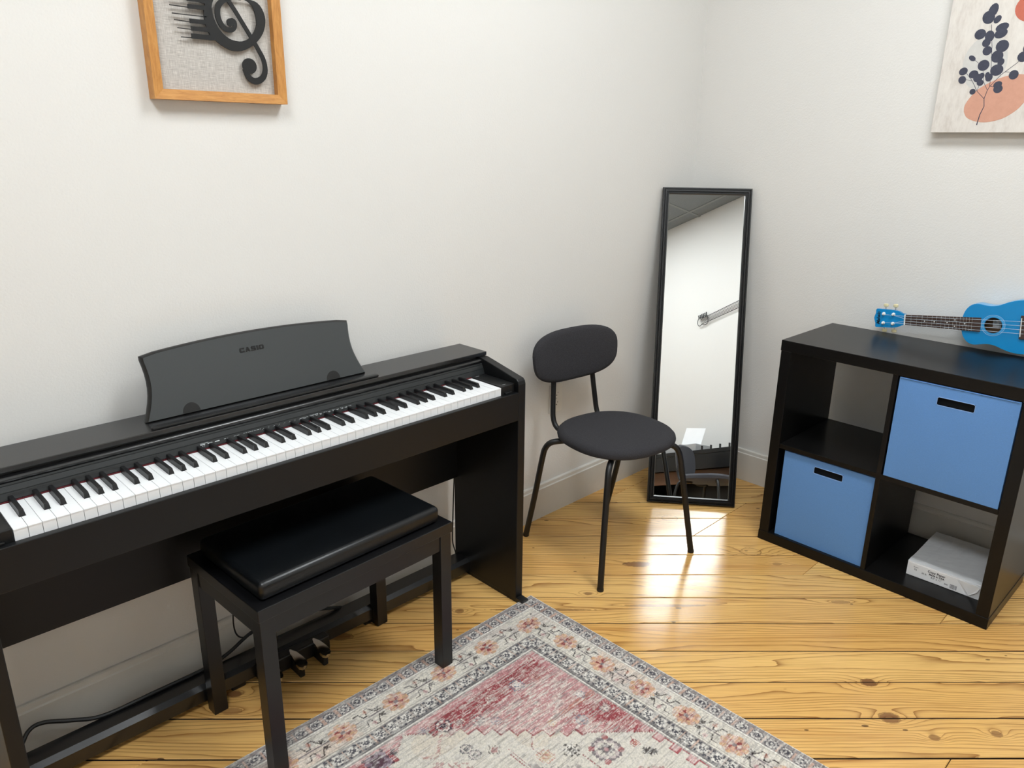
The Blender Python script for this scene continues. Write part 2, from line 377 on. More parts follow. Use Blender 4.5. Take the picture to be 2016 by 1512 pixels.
def stroke(bm, pts, w, d0, d1, fn):
    """a flat band along a 2-D path, w = width (number or list), extruded from depth d0 to d1; fn(u, v, d) -> point"""
    P = [Vector(p) for p in pts]; n = len(P); L = []; R = []
    for i in range(n):
        t = (P[min(i + 1, n - 1)] - P[max(i - 1, 0)]); t.normalize(); nn = Vector((-t.y, t.x)); ww = (w[i] if isinstance(w, (list, tuple)) else w) / 2
        L.append(P[i] + nn * ww); R.append(P[i] - nn * ww)
    vs = []
    for d in (d0, d1): vs.append(([bm.verts.new(fn(p.x, p.y, d)) for p in L], [bm.verts.new(fn(p.x, p.y, d)) for p in R]))
    (l0, r0), (l1, r1) = vs
    for i in range(n - 1):
        bm.faces.new([l1[i], r1[i], r1[i + 1], l1[i + 1]]); bm.faces.new([l0[i], l0[i + 1], r0[i + 1], r0[i]])
        bm.faces.new([l0[i], l1[i], l1[i + 1], l0[i + 1]]); bm.faces.new([r0[i], r0[i + 1], r1[i + 1], r1[i]])
    bm.faces.new([l0[0], r0[0], r1[0], l1[0]]); bm.faces.new([l0[-1], l1[-1], r1[-1], r0[-1]])
    return bm

def plate(bm, pts, d0, d1, fn):
    A = [bm.verts.new(fn(p[0], p[1], d0)) for p in pts]; C = [bm.verts.new(fn(p[0], p[1], d1)) for p in pts]; n = len(pts)
    bm.faces.new(A); bm.faces.new(C[::-1])
    for i in range(n): bm.faces.new([A[i], C[i], C[(i + 1) % n], A[(i + 1) % n]])
    return bm

def ellipse(cx, cy, rx, ry, n=20, rot=0.0):
    c, s = math.cos(rot), math.sin(rot)
    return [(cx + rx * math.cos(t) * c - ry * math.sin(t) * s, cy + rx * math.cos(t) * s + ry * math.sin(t) * c) for t in [2 * math.pi * k / n for k in range(n)]]

def text_bm(body, size, mtx, extrude=0.0003, align='LEFT', shear=0.0, bold=0.0, space=1.0):
    cu = bpy.data.curves.new('lettering', 'FONT'); cu.body = body; cu.size = size; cu.extrude = extrude; cu.align_x = align; cu.shear = shear; cu.offset = bold; cu.space_character = space
    cu.resolution_u = 3
    o = bpy.data.objects.new('lettering', cu); COL.objects.link(o)
    dg = bpy.context.evaluated_depsgraph_get(); me = bpy.data.meshes.new_from_object(o.evaluated_get(dg)); me.transform(mtx)
    b = bmesh.new(); b.from_mesh(me); bpy.data.objects.remove(o); bpy.data.curves.remove(cu); bpy.data.meshes.remove(me); return b

def basis(o, x, y, z): 
    m = Matrix((Vector(x), Vector(y), Vector(z))).transposed().to_4x4(); m.translation = Vector(o); return m

# ------------------------------------------------------------------ the room
def struct(name, bm, mat, label, cat, local=True):
    return tag(obj(name, bm, mat), label, cat, kind='structure')

def wall_slab(name, x0, x1, y0, y1, label):
    return struct(name, B(x0, x1, y0, y1, -0.03, ZC + 0.05), 'wall', label, 'wall')
wall_left = wall_slab('wall_left', X0 - 0.1, X1 + 0.1, Y1, Y1 + 0.1, 'off-white painted wall behind the black piano')
wall_right = wall_slab('wall_right', X1, X1 + 0.1, Y0 - 0.1, Y1, 'off-white painted wall behind the cube shelf and ukulele')
wall_rear = wall_slab('wall_rear', X0 - 0.1, X1 + 0.1, Y0 - 0.1, Y0, 'off-white wall seen only in the leaning mirror')
wall_side = wall_slab('wall_side', X0 - 0.1, X0, Y0, Y1, 'off-white side wall outside the picture')

def baseboard(name, fn, a0, a1, label):
    prof = [(0, 0), (0.015, 0), (0.015, 0.123), (0.0115, 0.1265), (0.0100, 0.1380), (0.0070, 0.141), (0, 0.141)]
    b = bmesh.new(); A = [b.verts.new(fn(a0, p[0], p[1])) for p in prof]; C = [b.verts.new(fn(a1, p[0], p[1])) for p in prof]; n = len(prof)
    b.faces.new(A); b.faces.new(C[::-1])
    for i in range(n): b.faces.new([A[i], C[i], C[(i + 1) % n], A[(i + 1) % n]])
    return struct(name, b, 'trim', label, 'baseboard')
baseboard('baseboard_left', lambda a, d, z: (a, Y1 - d, z), X0, X1, 'cream moulded baseboard along the wall behind the piano')
baseboard('baseboard_right', lambda a, d, z: (X1 - d, a, z), Y0, Y1 - 0.0151, 'cream moulded baseboard along the wall behind the cube shelf')
baseboard('baseboard_rear', lambda a, d, z: (a, Y0 + d, z), X0, X1 - 0.0151, 'cream moulded baseboard along the wall behind the camera')

# ceiling: lay-in tiles on a grid, each tile a part
ceiling = struct('ceiling', B(X0, X1, Y0, Y1, ZC + 0.03, ZC + 0.05), 'tbar', 'suspended ceiling of square tiles, glimpsed in the mirror', 'ceiling')
TS = 0.61; gx0 = -0.018 - TS * 4; gy0 = -2.666 - TS
tile0 = None; bars = bmesh.new()
gx = [gx0 + TS * i for i in range(0, 10)]; gy = [gy0 + TS * j for j in range(0, 8)]
def in_light(cx, cy): return any(abs(cx - lx) < 0.3 and abs(cy - ly) < 0.6 for lx, ly in LIGHTS_G)
LIGHTS_G = []
for lx, ly in LIGHTS:   # snap troffers to the grid
    i = round((lx - TS / 2 - gx0) / TS); j = round((ly - TS - gy0) / TS); LIGHTS_G.append((gx0 + TS * (i + 0.5), gy0 + TS * (j + 1)))
for i in range(len(gx) - 1):
    for j in range(len(gy) - 1):
        xa, xb, ya, yb = max(gx[i], X0), min(gx[i + 1], X1), max(gy[j], Y0), min(gy[j + 1], Y1)
        if xb - xa < 0.03 or yb - ya < 0.03 or in_light((gx[i] + gx[i + 1]) / 2, (gy[j] + gy[j + 1]) / 2): continue
        obj('ceiling_tile', B(xa + 0.006, xb - 0.006, ya + 0.006, yb - 0.006, ZC + 0.004, ZC + 0.02), 'ceiling', ceiling)
for x in gx:
    if X0 < x < X1: box(bars, x - 0.012, x + 0.012, Y0, Y1, ZC - 0.001, ZC + 0.003)
for y in gy:
    if Y0 < y < Y1: box(bars, X0, X1, y - 0.012, y + 0.012, ZC - 0.0015, ZC + 0.0025)
obj('ceiling_grid', bars, 'tbar', ceiling)
for k, (lx, ly) in enumerate(LIGHTS_G):
    t = thing('ceiling_light', ['long recessed ceiling light panel nearest the mirror corner', 'long recessed ceiling light panel nearest the side wall'][k], 'light', (lx, ly, ZC), 0, 'recessed ceiling panels')
    fr = bmesh.new()
    for a in [(-0.3, -0.275, -0.605, 0.605), (0.275, 0.3, -0.605, 0.605), (-0.275, 0.275, -0.605, -0.58), (-0.275, 0.275, 0.58, 0.605)]: box(fr, a[0], a[1], a[2], a[3], -0.006, 0.02)
    obj('light_frame', fr, 'white_metal', t)
    obj('diffuser', B(-0.274, 0.274, -0.579, 0.579, -0.002, 0.006), 'light', t)

# ---- floor: diagonal pine boards, each a part of the floor
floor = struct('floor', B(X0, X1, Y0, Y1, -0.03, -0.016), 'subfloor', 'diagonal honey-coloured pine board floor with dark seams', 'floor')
SEAMS = [0.043, 0.177, 0.315, 0.449, 0.583, 0.721, 0.858, 0.990, 1.126, 1.2675, 1.405]
sv = list(SEAMS)
while sv[-1] < 2.2: sv.append(sv[-1] + 0.1365)
while sv[0] > -3.6: sv.insert(0, sv[0] - 0.1365)
def clip(poly, n, c):
    out = []
    for i in range(len(poly)):
        p, q = poly[i], poly[(i + 1) % len(poly)]; a = n[0] * p[0] + n[1] * p[1] - c; b = n[0] * q[0] + n[1] * q[1] - c
        if a >= 0: out.append(p)
        if (a >= 0) != (b >= 0): s = a / (a - b); out.append((p[0] + (q[0] - p[0]) * s, p[1] + (q[1] - p[1]) * s))
    return out
JOINTS = {1.405: [-0.072], 1.5415: [-0.072], 1.126: [-0.496], 1.2675: [-0.494], 0.043 - 0.1365: [-1.534, -0.2], 0.583: [-1.331], 0.858: [-0.907, -0.05]}
def plank_piece(s0, s1, ya, yb, d):
    e = max(0.0003, d - 0.0019)
    poly = [(X0, Y0), (X1, Y0), (X1, Y1), (X0, Y1)]
    for n, c in [(DV, s0 + d), ((-DV[0], -DV[1]), -(s1 - d)), ((0, 1), ya + e), ((0, -1), -(yb - e))]:
        poly = clip(poly, n, c)
        if len(poly) < 3: return None
    return poly
for i in range(len(sv) - 1):
    s0, s1 = sv[i], sv[i + 1]; cuts = []
    for k, v in JOINTS.items():
        if abs(k - s0) < 0.01: cuts = list(v)
    if not cuts and i % 3 == 1 and s0 < 0.0: cuts = [random.uniform(-2.4, -0.4)]
    ys = [Y0 - 1] + sorted(cuts) + [Y1 + 1]; gp_ = random.uniform(0.0018, 0.0026)
    for ya, yb in zip(ys[:-1], ys[1:]):
        lo = plank_piece(s0, s1, ya, yb, gp_); hi = plank_piece(s0, s1, ya, yb, gp_ + 0.0014)
        if not lo or not hi: continue
        lo = [p for j, p in enumerate(lo) if math.dist(p, lo[j - 1]) > 1e-5]; hi = [p for j, p in enumerate(hi) if math.dist(p, hi[j - 1]) > 1e-5]
        if len(lo) != len(hi): lo = hi
        dz = random.uniform(-0.0006, 0.0)
        b = bmesh.new(); v0 = [b.verts.new((p[0], p[1], -0.016)) for p in lo]; v1 = [b.verts.new((p[0], p[1], -0.0022 + dz)) for p in lo]; v2 = [b.verts.new((p[0], p[1], dz)) for p in hi]; n = len(lo)
        b.faces.new(v2); b.faces.new(v0[::-1])
        for j in range(n):
            q = (j + 1) % n; b.faces.new([v0[j], v0[q], v1[q], v1[j]]); b.faces.new([v1[j], v1[q], v2[q], v2[j]])
        pk = obj('plank', b, 'pine', floor); pk.data.materials.append(MT['seam_shade'])
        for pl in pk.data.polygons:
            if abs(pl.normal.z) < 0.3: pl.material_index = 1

# ------------------------------------------------------------------ digital piano
PW, PB, PF = 1.391, -0.044, -0.343
piano = thing('digital_piano', 'black digital piano with full keyboard and music stand against the wall', 'piano', (PW / 2, -0.2, 0))
def pob(name, bm, mat, smooth=False, parent=None, label=None): return obj(name, bm, mat, parent or piano, local=False, smooth=smooth, label=label)
ZT = 0.798
# side panels with the sloping arm
for xs in ((0.0, 0.029), (PW - 0.029, PW)):
    prof = [(PB, 0.012), (PF, 0.012), (PF, 0.735), (PF + 0.003, 0.745), (PF + 0.010, 0.7515), (-0.178, 0.785), (PB, 0.785)]
    b = prism(bmesh.new(), prof, 'x', xs[0], xs[1])
    bmesh.ops.bevel(b, geom=[e for e in b.edges if abs((e.verts[0].co - e.verts[1].co).x) < 1e-6], offset=0.002, segments=2, profile=0.5, affect='EDGES')
    pob('side_panel', b, 'black_lam')
    pob('foot', prism(bmesh.new(), [(PB, 0.0), (-0.3495, 0.0), (-0.3510, 0.0088), (-0.3720, 0.0092), (-0.3735, 0.0125), (-0.3690, 0.0150), (PF, 0.0165), (PF, 0.012), (PB, 0.012)], 'x', xs[0] + 0.0015, xs[1] - 0.0015), 'black_plastic')
pob('top_panel', B(-0.001, PW + 0.001, PB - 0.127, PB, 0.786, ZT, 0.0015), 'black_top')
pob('back_panel', B(0.029, PW - 0.029, -0.060, PB - 0.003, 0.347, 0.78), 'black_lam')
# front board below the keys, its upper lip slightly proud
pob('front_board', B(0.029, PW - 0.029, PF, PF + 0.016, 0.625, 0.7125, 0.0015), 'black_lam')
pob('key_bed', B(0.029, PW - 0.029, PF + 0.016, -0.075, 0.640, 0.7065), 'black_plastic')
# end blocks
for x0, x1 in ((0.029, 0.0838), (PW - 0.0838, PW - 0.029)):
    pob('end_block', B(x0, x1, -0.326, -0.19, 0.7068, 0.7385, 0.003), 'black_plastic')
    pob('jack_cover', B(x0 + 0.012, x1 - 0.016, -0.3325, -0.3262, 0.7127, 0.7185, 0.0015), 'black_plastic')
# fall: control strip with grooves and the rolled moulding under the lid
prof = [(-0.1955, 0.7385), (-0.1905, 0.7520), (-0.1893, 0.7522), (-0.1890, 0.7534), (-0.1898, 0.7538), (-0.1850, 0.7640), (-0.1838, 0.7640), (-0.1836, 0.7652), (-0.1848, 0.7656), (-0.1835, 0.7690), (-0.12, 0.7690), (-0.12, 0.7385)]
pob('control_panel', prism(bmesh.new(), prof, 'x', 0.0292, PW - 0.0292), 'lit_panel_plastic')
roll = [(-0.1835, 0.7692)] + [(-0.1770 - 0.0058 * math.cos(a), 0.7742 + 0.0058 * math.sin(a)) for a in [math.radians(d) for d in range(-50, 100, 15)]] + [(-0.158, 0.7795), (-0.158, 0.7858), (-0.12, 0.7858), (-0.12, 0.7692)]
pob('rolled_moulding', prism(bmesh.new(), roll, 'x', 0.0292, PW - 0.0292), 'black_top', smooth=True)
pob('felt_strip', B(0.0842, PW - 0.0842, -0.1985, -0.1945, 0.7350, 0.7372), 'red_felt')
# print on the control strip: point on its sloping face
p0 = Vector((0, -0.1955, 0.7385)); p1 = Vector((0, -0.1905, 0.7520)); pd = (p1 - p0); pn = Vector((0, -pd.z, pd.y)).normalized()
def face_rect(bm, x0, x1, t0, t1, d=0.00035):
    plate(bm, [(x0, t0), (x1, t0), (x1, t1), (x0, t1)], -0.0003, d, lambda u, t, dd: Vector((u, 0, 0)) + p0 + pd * t + pn * dd)
b = bmesh.new()
for x in (0.486, 0.503, 0.520): face_rect(b, x, x + 0.011, 0.52, 0.66)
for x in (0.486, 0.490, 0.494): face_rect(b, x, x + 0.0018, 0.30, 0.38)
face_rect(b, 0.486, 0.505, 0.74, 0.80)
rr = random.Random(3)
def words(x0, x1, t, h=0.085, wlo=0.003, whi=0.008, gap=0.0022):
    x = x0
    while x < x1:
        w = rr.uniform(wlo, whi); k = x
        while k < min(x + w, x1): face_rect(b, k, k + 0.0008, t, t + h * rr.uniform(0.6, 1.0)); k += 0.0012
        x += w + gap
words(0.542, 0.552, 0.6, 0.07); words(0.566, 0.580, 0.62, 0.07); words(0.590, 0.634, 0.66, 0.08)
for k in range(8): face_rect(b, 0.640 + 0.014 * k, 0.6412 + 0.014 * k, 0.62, 0.70); face_rect(b, 0.637 + 0.014 * k, 0.6382 + 0.014 * k, 0.5, 0.53)
words(0.738, 0.762, 0.66); words(0.738, 0.756, 0.52); words(0.766, 0.79, 0.72)
for k in range(10): words(0.768 + 0.0125 * k, 0.7765 + 0.0125 * k, 0.66 if k % 2 else 0.60); words(0.770 + 0.0125 * k, 0.775 + 0.0125 * k, 0.48)
pob('panel_print', b, 'print_white', label='white lettering on the control strip')['kind'] = 'stuff'
for k in range(3): 
    bb = bmesh.new(); face_rect(bb, 0.548 + 0.024 * k, 0.560 + 0.024 * k, 0.36, 0.5, 0.0012); pob('button', bb, 'black_plastic')
for k in range(10):
    bb = bmesh.new(); face_rect(bb, 0.745 + 0.0125 * k, 0.753 + 0.0125 * k, 0.26, 0.40, 0.0012); pob('button', bb, 'black_plastic')
for x0, x1 in ((0.105, 0.395), (0.985, 1.215)):
    for tt in (0.50, 0.72):
        bb = bmesh.new(); face_rect(bb, x0 + (0.05 if tt > 0.6 and x0 > 0.5 else 0), x1, tt, tt + 0.075, 0.0004); pob('speaker_slot', bb, 'logo')
bb = bmesh.new()
for k in range(2): box(bb, 0.045, 0.0465, -0.312 + 0.012 * k, -0.3105 + 0.012 * k, 0.7384, 0.7388)
for x in np.arange(PW - 0.075, PW - 0.06, 0.0022): box(bb, x, x + 0.0012, -0.2052, -0.2040, 0.7384, 0.7388)
box(bb, PW - 0.068, PW - 0.056, -0.3150, -0.3142, 0.7384, 0.7388)
pob('block_print', bb, 'print_white')['kind'] = 'stuff'

# keys: 52 white with notches for their black neighbours, 36 black
KW = 0.0235; KX0 = 0.0845; ZK = 0.735; KF = -0.326; KB = -0.186; BF = -0.279
names = ['A', 'B', 'C', 'D', 'E', 'F', 'G']
boff = {'A': 0.003, 'C': -0.0022, 'D': 0.0022, 'F': -0.003, 'G': 0.0}   # black key right of this white key
cache = {}
for i in range(52):
    nm = names[i % 7]; pv = names[(i - 1) % 7]
    hasR = nm in boff and i < 51; hasL = pv in boff and i > 0
    key = (nm if hasR else '-', pv if hasL else '-')
    loc = (KX0 + KW * i - PW / 2, KF + 0.2, ZK)
    if key not in cache:
        xl, xr = 0.00045, KW - 0.00045; yb = KB - KF; yn = BF - KF - 0.0012
        cr = (KW + boff[nm] - 0.0060) if hasR else xr; cl = (boff[pv] + 0.0060) if hasL else xl
        pts = [(xl, 0), (xr, 0)]
        pts += [(xr, yn), (cr, yn), (cr, yb)] if hasR else [(xr, yb)]
        pts += [(cl, yb), (cl, yn), (xl, yn)] if hasL else [(xl, yb)]
        b = prism(bmesh.new(), pts, 'z', -0.0245, 0.0)
        bmesh.ops.bevel(b, geom=[e for e in b.edges if e.verts[0].co.z > -1e-5 and e.verts[1].co.z > -1e-5 and abs(e.verts[0].co.y) < 1e-5 and abs(e.verts[1].co.y) < 1e-5], offset=0.0007, segments=2, affect='EDGES')
        box(b, xl, xr, -0.0007, 0.0001, -0.0028, -0.0007)
        o = obj('white_key', b, 'ivory', piano); o.location = loc; cache[key] = o
    else: clone(cache[key], 'white_key', piano, loc)
b = bmesh.new(); wb, wt, h, fl = 0.0054, 0.0042, 0.0118, 0.0085
L = KB - BF
vs = [b.verts.new(p) for p in [(-wb, 0, -0.004), (wb, 0, -0.004), (wb, L, -0.004), (-wb, L, -0.004), (-wb, 0, 0.001), (wb, 0, 0.001), (wb, L, 0.001), (-wb, L, 0.001), (-wt, fl * 0.55, h), (wt, fl * 0.55, h), (wt, L, h), (-wt, L, h)]]
for f in [(0, 3, 2, 1), (0, 1, 5, 4), (1, 2, 6, 5), (2, 3, 7, 6), (3, 0, 4, 7), (4, 5, 9, 8), (5, 6, 10, 9), (6, 7, 11, 10), (7, 4, 8, 11), (8, 9, 10, 11)]: b.faces.new([vs[q] for q in f])
bmesh.ops.bevel(b, geom=[e for e in b.edges if e.verts[0].co.z > 0.005 or e.verts[1].co.z > 0.005], offset=0.0009, segments=2, affect='EDGES', clamp_overlap=True)
bk = None
for i in range(51):
    nm = names[i % 7]
    if nm not in boff: continue
    loc = (KX0 + KW * (i + 1) + boff[nm] - PW / 2, BF + 0.2, ZK)
    if bk is None: bk = obj('black_key', b, 'ebony', piano, smooth=True); bk.location = loc
    else: clone(bk, 'black_key', piano, loc)

# music stand, leaning back on the lid
msU = Vector((0, 0.05, 0.157)).normalized(); msN = Vector((0, -msU.z, msU.y)); msO = Vector((0.6975, -0.112, 0.8005))
def ms(u, w, d): return msO + Vector((u, 0, 0)) + msU * w + msN * d
def ms_outline(k=0.0, kb=0.0):
    pts = []
    for q in np.linspace(-1, 1, 13): pts.append((q * (0.2955 - k), kb))
    for q in np.linspace(0.06, 0.94, 9): pts.append((0.2955 - k - 0.0195 * q - 0.014 * math.sin(math.pi * q), kb + q * (0.150 - k - kb)))
    for q in np.linspace(1, -1, 19): pts.append((q * (0.2740 - k), 0.153 - k + 0.0145 * (1 - q * q) - (0.0025 if abs(q) > 0.99 else 0)))
    for q in np.linspace(0.94, 0.06, 9): pts.append((-(0.2955 - k - 0.0195 * q - 0.014 * math.sin(math.pi * q)), kb + q * (0.150 - k - kb)))
    return pts
b = bmesh.new(); rs = [[b.verts.new(ms(u, w, d)) for u, w in ms_outline(k)] for k, d in ((0.003, -0.017), (0.0, -0.013), (0.0, -0.0095), (0.0018, -0.0045), (0.0060, -0.0004))]
for i in range(len(rs) - 1):
    for k in range(len(rs[0])): b.faces.new([rs[i][k], rs[i][(k + 1) % len(rs[0])], rs[i + 1][(k + 1) % len(rs[0])], rs[i + 1][k]])
b.faces.new(rs[0][::-1]); b.faces.new(rs[-1])
stand = pob('music_stand', b, 'stand_edge', smooth=True)
pob('stand_face', plate(bmesh.new(), ms_outline(0.0062, 0.0004), -0.0006, 0.0006, ms), 'stand_face', parent=stand)
for ux in (-0.1905, 0.1915):
    b = plate(bmesh.new(), [(ux + 0.0205 * math.cos(a), 0.001 + 0.0225 * math.sin(a)) for a in np.linspace(0, math.pi, 17)], 0.0006, 0.0011, ms)
    pob('stand_recess_dark', b, 'black_plastic', parent=stand)  # flat black half discs drawn for the dark of two recesses
b = bmesh.new()
# CASIO in wide heavy letters
LW, LH, SWX, SWY = 0.0128, 0.0116, 0.0045, 0.0033
def bar(x0, x1, y0, y1, sx=0.0): plate(b, [(x0, y0), (x1, y0), (x1 + sx, y1), (x0 + sx, y1)], 0.0007, 0.0014, lambda u, w, d: ms(-0.0135 + u, 0.1150 + w, d))
x = -0.0365 + 0.005
# C
bar(x, x + SWX, 0.0018, LH - 0.0018); bar(x + 0.0012, x + LW, 0, SWY); bar(x + 0.0012, x + LW, LH - SWY, LH); bar(x + LW - SWX, x + LW, LH - 0.0042, LH - SWY + 0.0002); bar(x + LW - SWX, x + LW, SWY - 0.0002, 0.0042)
x += LW + 0.0018
# A
bar(x, x + SWX * 0.95, 0, LH, 0.0048); bar(x + LW + 0.0008 - SWX * 0.95, x + LW + 0.0008, 0, LH, -0.0048); bar(x + 0.003, x + LW - 0.0022, 0.0022, 0.0044)
x += LW + 0.0026
# S
bar(x + 0.0012, x + LW, LH - SWY, LH); bar(x, x + SWX, LH / 2 - 0.0004, LH - 0.0016); bar(x + 0.0012, x + LW - 0.0012, LH / 2 - 0.0013, LH / 2 + 0.0013); bar(x + LW - SWX, x + LW, 0.0016, LH / 2 + 0.0004); bar(x, x + LW - 0.0012, 0, SWY)
x += LW + 0.0020
bar(x, x + SWX, 0, LH); x += SWX + 0.0020
# O
bar(x, x + SWX, 0.0018, LH - 0.0018); bar(x + LW - SWX, x + LW, 0.0018, LH - 0.0018); bar(x + 0.0014, x + LW - 0.0014, 0, SWY); bar(x + 0.0014, x + LW - 0.0014, LH - SWY, LH)
pob('logo', b, 'logo', parent=stand, label='black maker name lettering')
pob('stand_ledge', B(0.398, 0.997, -0.168, -0.150, 0.7982, 0.8045, 0.003), 'black_plastic', smooth=True)

# pedal rail and pedals
rp = [(-0.060, 0.018), (-0.122, 0.018), (-0.122, 0.0535), (-0.1095, 0.0640), (-0.060, 0.0640)]
pob('pedal_rail', prism(bmesh.new(), rp, 'x', 0.029, PW - 0.029), 'black_top')
for fx in (0.075, 0.52, PW - 0.45): pob('rail_foot', B(fx, fx + 0.04, -0.115, -0.07, 0.0, 0.0182, 0.004), 'black_plastic')
pob('pedal_housing', B(0.585, 0.80, -0.150, -0.119, 0.012, 0.058, 0.004), 'black_plastic')
for k in range(3):
    px = 0.612 + 0.0725 * k
    b = bmesh.new(); out = []
    for t_, w_ in [(0, 0.0085), (0.2, 0.0088), (0.4, 0.0100), (0.6, 0.0128), (0.8, 0.0148), (0.93, 0.0125), (1.0, 0.0060)]: out.append((t_, w_))
    tops, bots = [], []
    for t_, w_ in out:
        y = -0.130 - 0.080 * t_; z = 0.056 - 0.010 * t_ + 0.006 * math.sin(math.pi * t_)
        tops.append([b.verts.new((px + s * w_, y, z + (0.002 * (1 - s * s)))) for s in (-1, -0.5, 0, 0.5, 1)]); bots.append([b.verts.new((px + s * w_, y + (0.001 if t_ > 0.9 else 0), z - 0.009)) for s in (-1, -0.5, 0, 0.5, 1)])
    n = len(out)
    for i in range(n - 1):
        for q in range(4): b.faces.new([tops[i][q], tops[i][q + 1], tops[i + 1][q + 1], tops[i + 1][q]]); b.faces.new([bots[i][q], bots[i + 1][q], bots[i + 1][q + 1], bots[i][q + 1]])
        b.faces.new([tops[i][0], tops[i + 1][0], bots[i + 1][0], bots[i][0]]); b.faces.new([tops[i][4], bots[i][4], bots[i + 1][4], tops[i + 1][4]])
    b.faces.new(tops[0] + bots[0][::-1]); b.faces.new(tops[-1][::-1] + bots[-1])
    ped = pob('pedal', b, 'chrome', smooth=True)
    pob('pedal_base', B(px - 0.0075, px + 0.0075, -0.196, -0.119, 0.004, 0.044, 0.002), 'black_plastic', parent=ped)

# ------------------------------------------------------------------ piano bench
bench = thing('piano_bench', 'black wooden piano bench with padded vinyl seat, tucked under the keyboard', 'bench', (0.462, -0.463, 0.0), 0.045)
BW, BD, BH, LT = 0.556, 0.331, 0.453, 0.036
fr = bmesh.new(); prof_w = 0.030
obj('seat_frame', B(-0.003, BW + 0.004, -0.003, BD + 0.003, BH - 0.030, BH, 0.0018), 'bench_wood', bench)
ap = 0.044
for a in [(LT, BW - LT, 0.003, 0.020), (LT, BW - LT, BD - 0.020, BD - 0.003)]: obj('apron', B(a[0] - 0.001, a[1] + 0.001, a[2], a[3], BH - 0.030 - ap, BH - 0.030), 'bench_wood', bench)
for a in [(0.003, 0.020), (BW - 0.020, BW - 0.003)]: obj('apron', B(a[0], a[1], LT - 0.001, BD - LT + 0.001, BH - 0.030 - ap, BH - 0.030), 'bench_wood', bench)
for lx, ly, z0 in [(0, 0, 0.0084), (BW - LT, 0, 0.0084), (0, BD - LT, 0.0), (BW - LT, BD - LT, 0.0)]:
    obj('leg', B(lx, lx + LT, ly, ly + LT, z0, BH - 0.030, 0.0012), 'bench_wood', bench)
cb = B(0.019, BW - 0.019, 0.019, BD - 0.019, BH, BH + 0.046, 0.014, 5)
for v in cb.verts:
    if v.co.z > BH + 0.03:
        u = (v.co.x - BW / 2) / (BW / 2); w = (v.co.y - BD / 2) / (BD / 2); v.co.z += 0.004 * (1 - u * u) * (1 - w * w)
    elif v.co.z < BH + 0.008: v.co.x += (BW / 2 - v.co.x) * -0.004
obj('seat_pad', cb, 'vinyl', bench, smooth=True)

# ------------------------------------------------------------------ cords behind the piano
c = obj('power_cord', tube(bmesh.new(), smooth_path([(-0.02, -0.055, 0.006), (0.045, -0.053, 0.072), (0.075, -0.034, 0.0985), (0.107, -0.030, 0.1000), (0.162, -0.044, 0.0820), (0.225, -0.062, 0.0693), (0.347, -0.064, 0.0695), (0.478, -0.062, 0.0693), (0.545, -0.050, 0.074), (0.62, -0.035, 0.094), (0.70, -0.030, 0.105), (0.78, -0.040, 0.0900), (0.88, -0.063, 0.0685), (0.93, -0.036, 0.03), (1.02, -0.030, 0.006), (1.12, -0.030, 0.006)], 8), 0.0052, 8), 'cord', smooth=True)
tag(c, 'thick black cord lying along the pedal rail of the piano', 'cord')
c = obj('thin_cord', tube(bmesh.new(), smooth_path([(0.585, -0.040, 0.36), (0.5790, -0.034, 0.20), (0.5764, -0.032, 0.1365), (0.5836, -0.032, 0.1024), (0.6014, -0.034, 0.0888), (0.6296, -0.038, 0.0960), (0.66, -0.04, 0.13), (0.68, -0.042, 0.20), (0.69, -0.040, 0.36)], 8), 0.0022, 8), 'cord', smooth=True)
tag(c, 'thin black cord hanging in a loop behind the bench leg', 'cord')
c = obj('thin_cord', tube(bmesh.new(), smooth_path([(1.370, -0.040, 0.42), (1.366, -0.036, 0.30), (1.3605, -0.036, 0.20), (1.357, -0.036, 0.12), (1.3575, -0.037, 0.09), (1.366, -0.042, 0.036), (1.34, -0.038, 0.0040), (1.26, -0.03, 0.0030), (1.14, -0.027, 0.0030)], 8), 0.0022, 8), 'cord', smooth=True)
tag(c, 'thin black cord hanging straight down beside the right piano leg', 'cord')
# ------------------------------------------------------------------ wall outlet
out = thing('wall_outlet', 'white duplex wall outlet low on the wall behind the chair', 'outlet', (1.920, Y1, 0.478))
obj('cover_plate', B(-0.035, 0.035, -0.0065, -0.0002, -0.058, 0.058, 0.0025), 'outlet', out)
for z in (-0.019, 0.019):
    r = obj('receptacle', B(-0.0165, 0.0165, -0.0078, -0.0064, z - 0.0140, z + 0.0140, 0.0007), 'outlet', out)
    b = bmesh.new(); box(b, -0.0080, -0.0062, -0.0081, -0.0076, z - 0.001, z + 0.006); box(b, 0.0055, 0.0073, -0.0081, -0.0076, z, z + 0.006); box(b, -0.002, 0.002, -0.0081, -0.0076, z - 0.0085, z - 0.0045)
    obj('slots', b, 'dark_inside', r)
obj('screw', lathe(bmesh.new(), [(0.0028, 0), (0.0028, 0.0008), (0.0018, 0.0014)], 10, Matrix.Translation((0, -0.0064, 0)) @ Matrix.Rotation(math.pi / 2, 4, 'X')), 'nickel', out)

